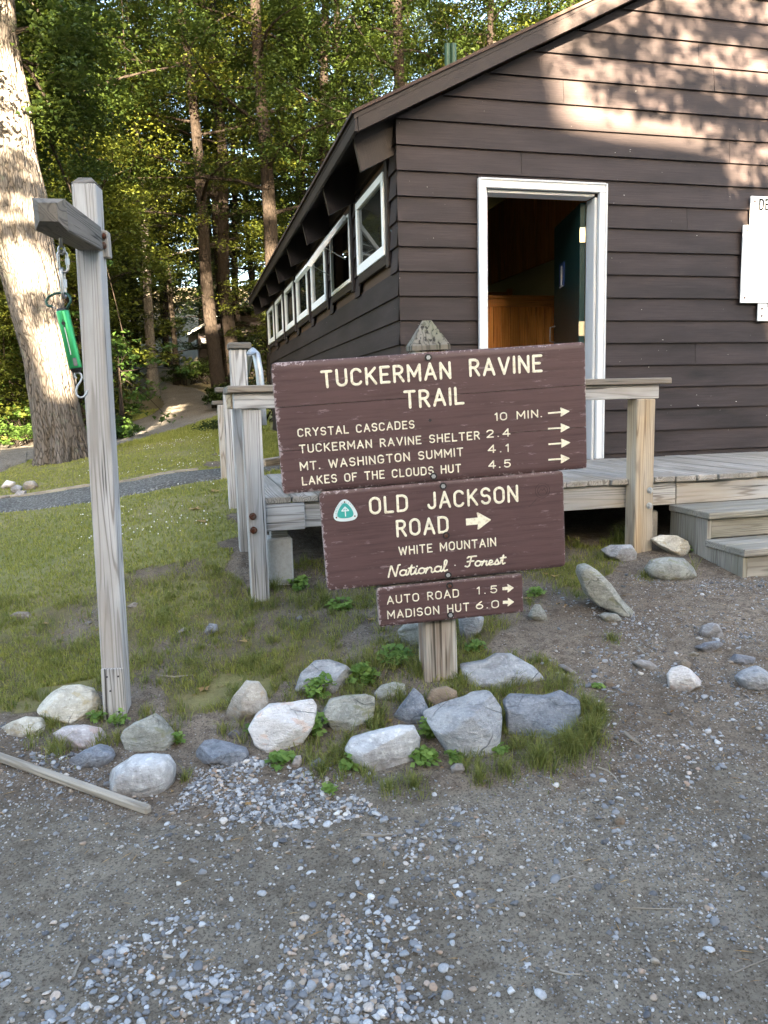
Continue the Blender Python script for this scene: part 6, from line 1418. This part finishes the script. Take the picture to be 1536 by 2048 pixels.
# ------------------------------------------------------------------ shrubs, ferns, hut
def shrub(label, px, py, Y, wd, ht, n, M_, size, seed, mat=SHRUBL, name='shrub', cat='shrub'):
    x = onY(px, py, Y)[0]; b = np.array([x, Y, float(gz(x, Y))]); rs = np.random.default_rng(seed); t = thing(name, label, cat, b); st = MB(); C = []
    for i in range(n):
        a = rs.uniform(0, 6.28); r_ = math.sqrt(rs.random()) * wd / 2; h = ht * (.3 + .7 * rs.random()) * (1 - .5 * (2 * r_ / wd) ** 2); e_ = np.array([math.cos(a) * r_, math.sin(a) * r_, h]); C.append(e_)
        if i % 2 == 0: st.tube([b + [e_[0] * .3, e_[1] * .3, -.05], b + e_ * [.75, .75, .6], b + e_], [.012, .009, .004], 5, False)
    v, f, c = leaf_cloud(np.array(C), .30 * rs.uniform(.6, 1.3, n), M_, size, seed + 1, .9)
    build('stems', st, BARKD, t); link('foliage', np_mesh('foliage', v, f, c), mat, t)
for k, s_ in enumerate([('sunlit yellow green bush at the left edge, left of the big maple', -2, 868, 19.0, 2.0, .8, 40, 40, .10), ('leafy bush behind the left flank of the big maple', 60, 850, 20.5, 1.7, 1.3, 36, 40, .10), ('tall leafy bush at the left edge above the sunlit one', 15, 740, 22.5, 2.6, 2.8, 70, 44, .12),
    ('low dark green shrub right of the top of the trail', 372, 765, 33.5, 2.0, 1.1, 44, 40, .10), ('dark green shrub in front of the far hut', 425, 765, 33.0, 2.0, 1.2, 48, 40, .10), ('shrub under the leaning tree', 455, 770, 23, 1.3, .9, 36, 40, .10), ('low grassy verge plants inside the trail bend, below the sapling', 232, 812, 20.5, 1.0, .25, 30, 34, .07), ('low verge plants behind the sapling stem', 250, 792, 27.5, 1.2, .3, 26, 34, .08),
    ('bushy plants at the foot of the sapling', 225, 830, 16.6, .9, .5, 30, 40, .09), ('low bush by the far corner of the cabin', 510, 780, 17, 1.5, 1.0, 40, 40, .10), ('dark bush between maple and scale post', 180, 800, 22.5, 1.8, 1.3, 44, 40, .11), ('low plants at the trail edge by the railing posts', 432, 836, 15.5, .7, .22, 18, 30, .06)]):
    shrub(*s_, seed=200 + k * 3, mat=SHRUBL if k in (0, 1, 2, 6, 7, 8) else LEAF)
HY_ = 35.0; hx0 = .61; hz0 = float(gz(1.5, HY_)); hut = thing('hut', 'small dark brown hut with a pale metal roof edge far up the trail', 'hut', (hx0, HY_, hz0))
hub = MB(); hz1 = onY(397, 662, HY_)[2]; hr_x = 2.6
k_ = 0; z = hz0 - .2
sl_ = .52
hub.prism([(hx0, HY_, hz0 - .3), (4.6, HY_, hz0 - .3), (4.6, HY_, hz1), (hr_x, HY_, hz1 + (hr_x - hx0) * sl_), (hx0, HY_, hz1)], (0, -1, 0), 4.0)
while z < hz1: hub.box((2.6, HY_ - .012, z + .1), (3.98, .03, .19), None, .01); z += .205
build('wall', hub, SIDING, hut)
hub = MB()
for sg in (1, -1):
    X = lambda x: x if sg > 0 else 2 * hr_x - x
    A = [(X(hx0 - .42), HY_ - .5, hz1 - .42 * sl_ + .03), (X(hr_x), HY_ - .5, hz1 + (hr_x - hx0) * sl_ + .03), (X(hr_x), HY_ - .5, hz1 + (hr_x - hx0) * sl_ + .15), (X(hx0 - .42), HY_ - .5, hz1 - .42 * sl_ + .15)]
    hub.prism(A if sg > 0 else A[::-1], (0, -1, 0), 5)
build('roof', hub, GALV, hut)
s0, s1 = onY(402, 677, HY_ - .05), onY(426, 687, HY_ - .05); hub = MB(); hub.box(((s0[0] + s1[0]) / 2, HY_ - .045, (s0[2] + s1[2]) / 2), (s1[0] - s0[0], .02, s0[2] - s1[2]), None, .004)
sg_ = thing('hut_sign', 'small white sign board fixed to the far brown hut', 'sign', ((s0[0] + s1[0]) / 2, HY_ - .04, s1[2])); build('panel', hub, SIGNW, sg_)
hub = MB()
for k, wd in ((.72, .8), (.38, .6)): hub.box(((s0[0] + s1[0]) / 2, HY_ - .057, s1[2] + (s0[2] - s1[2]) * k), ((s1[0] - s0[0]) * wd, .004, .035))
build('text_lines', hub, NOTICEB, sg_)
# ------------------------------------------------------------------ distant woods: one mass on the slope
rs = np.random.default_rng(99); C = []
for i in range(760):
    y = rs.uniform(50, 74); x = rs.uniform(-.75, .75) * y; g = float(gz0(x, y)); C.append((x, y, g + rs.random() ** .8 * 11.5))
v, f, c = leaf_cloud(np.array(C), 2.2 * rs.uniform(.6, 1.2, len(C)), 70, .36, 101, .8, .6, .6)
tag(link('distant_forest', np_mesh('distant_forest', v, f, c), LEAFD), kind='stuff')
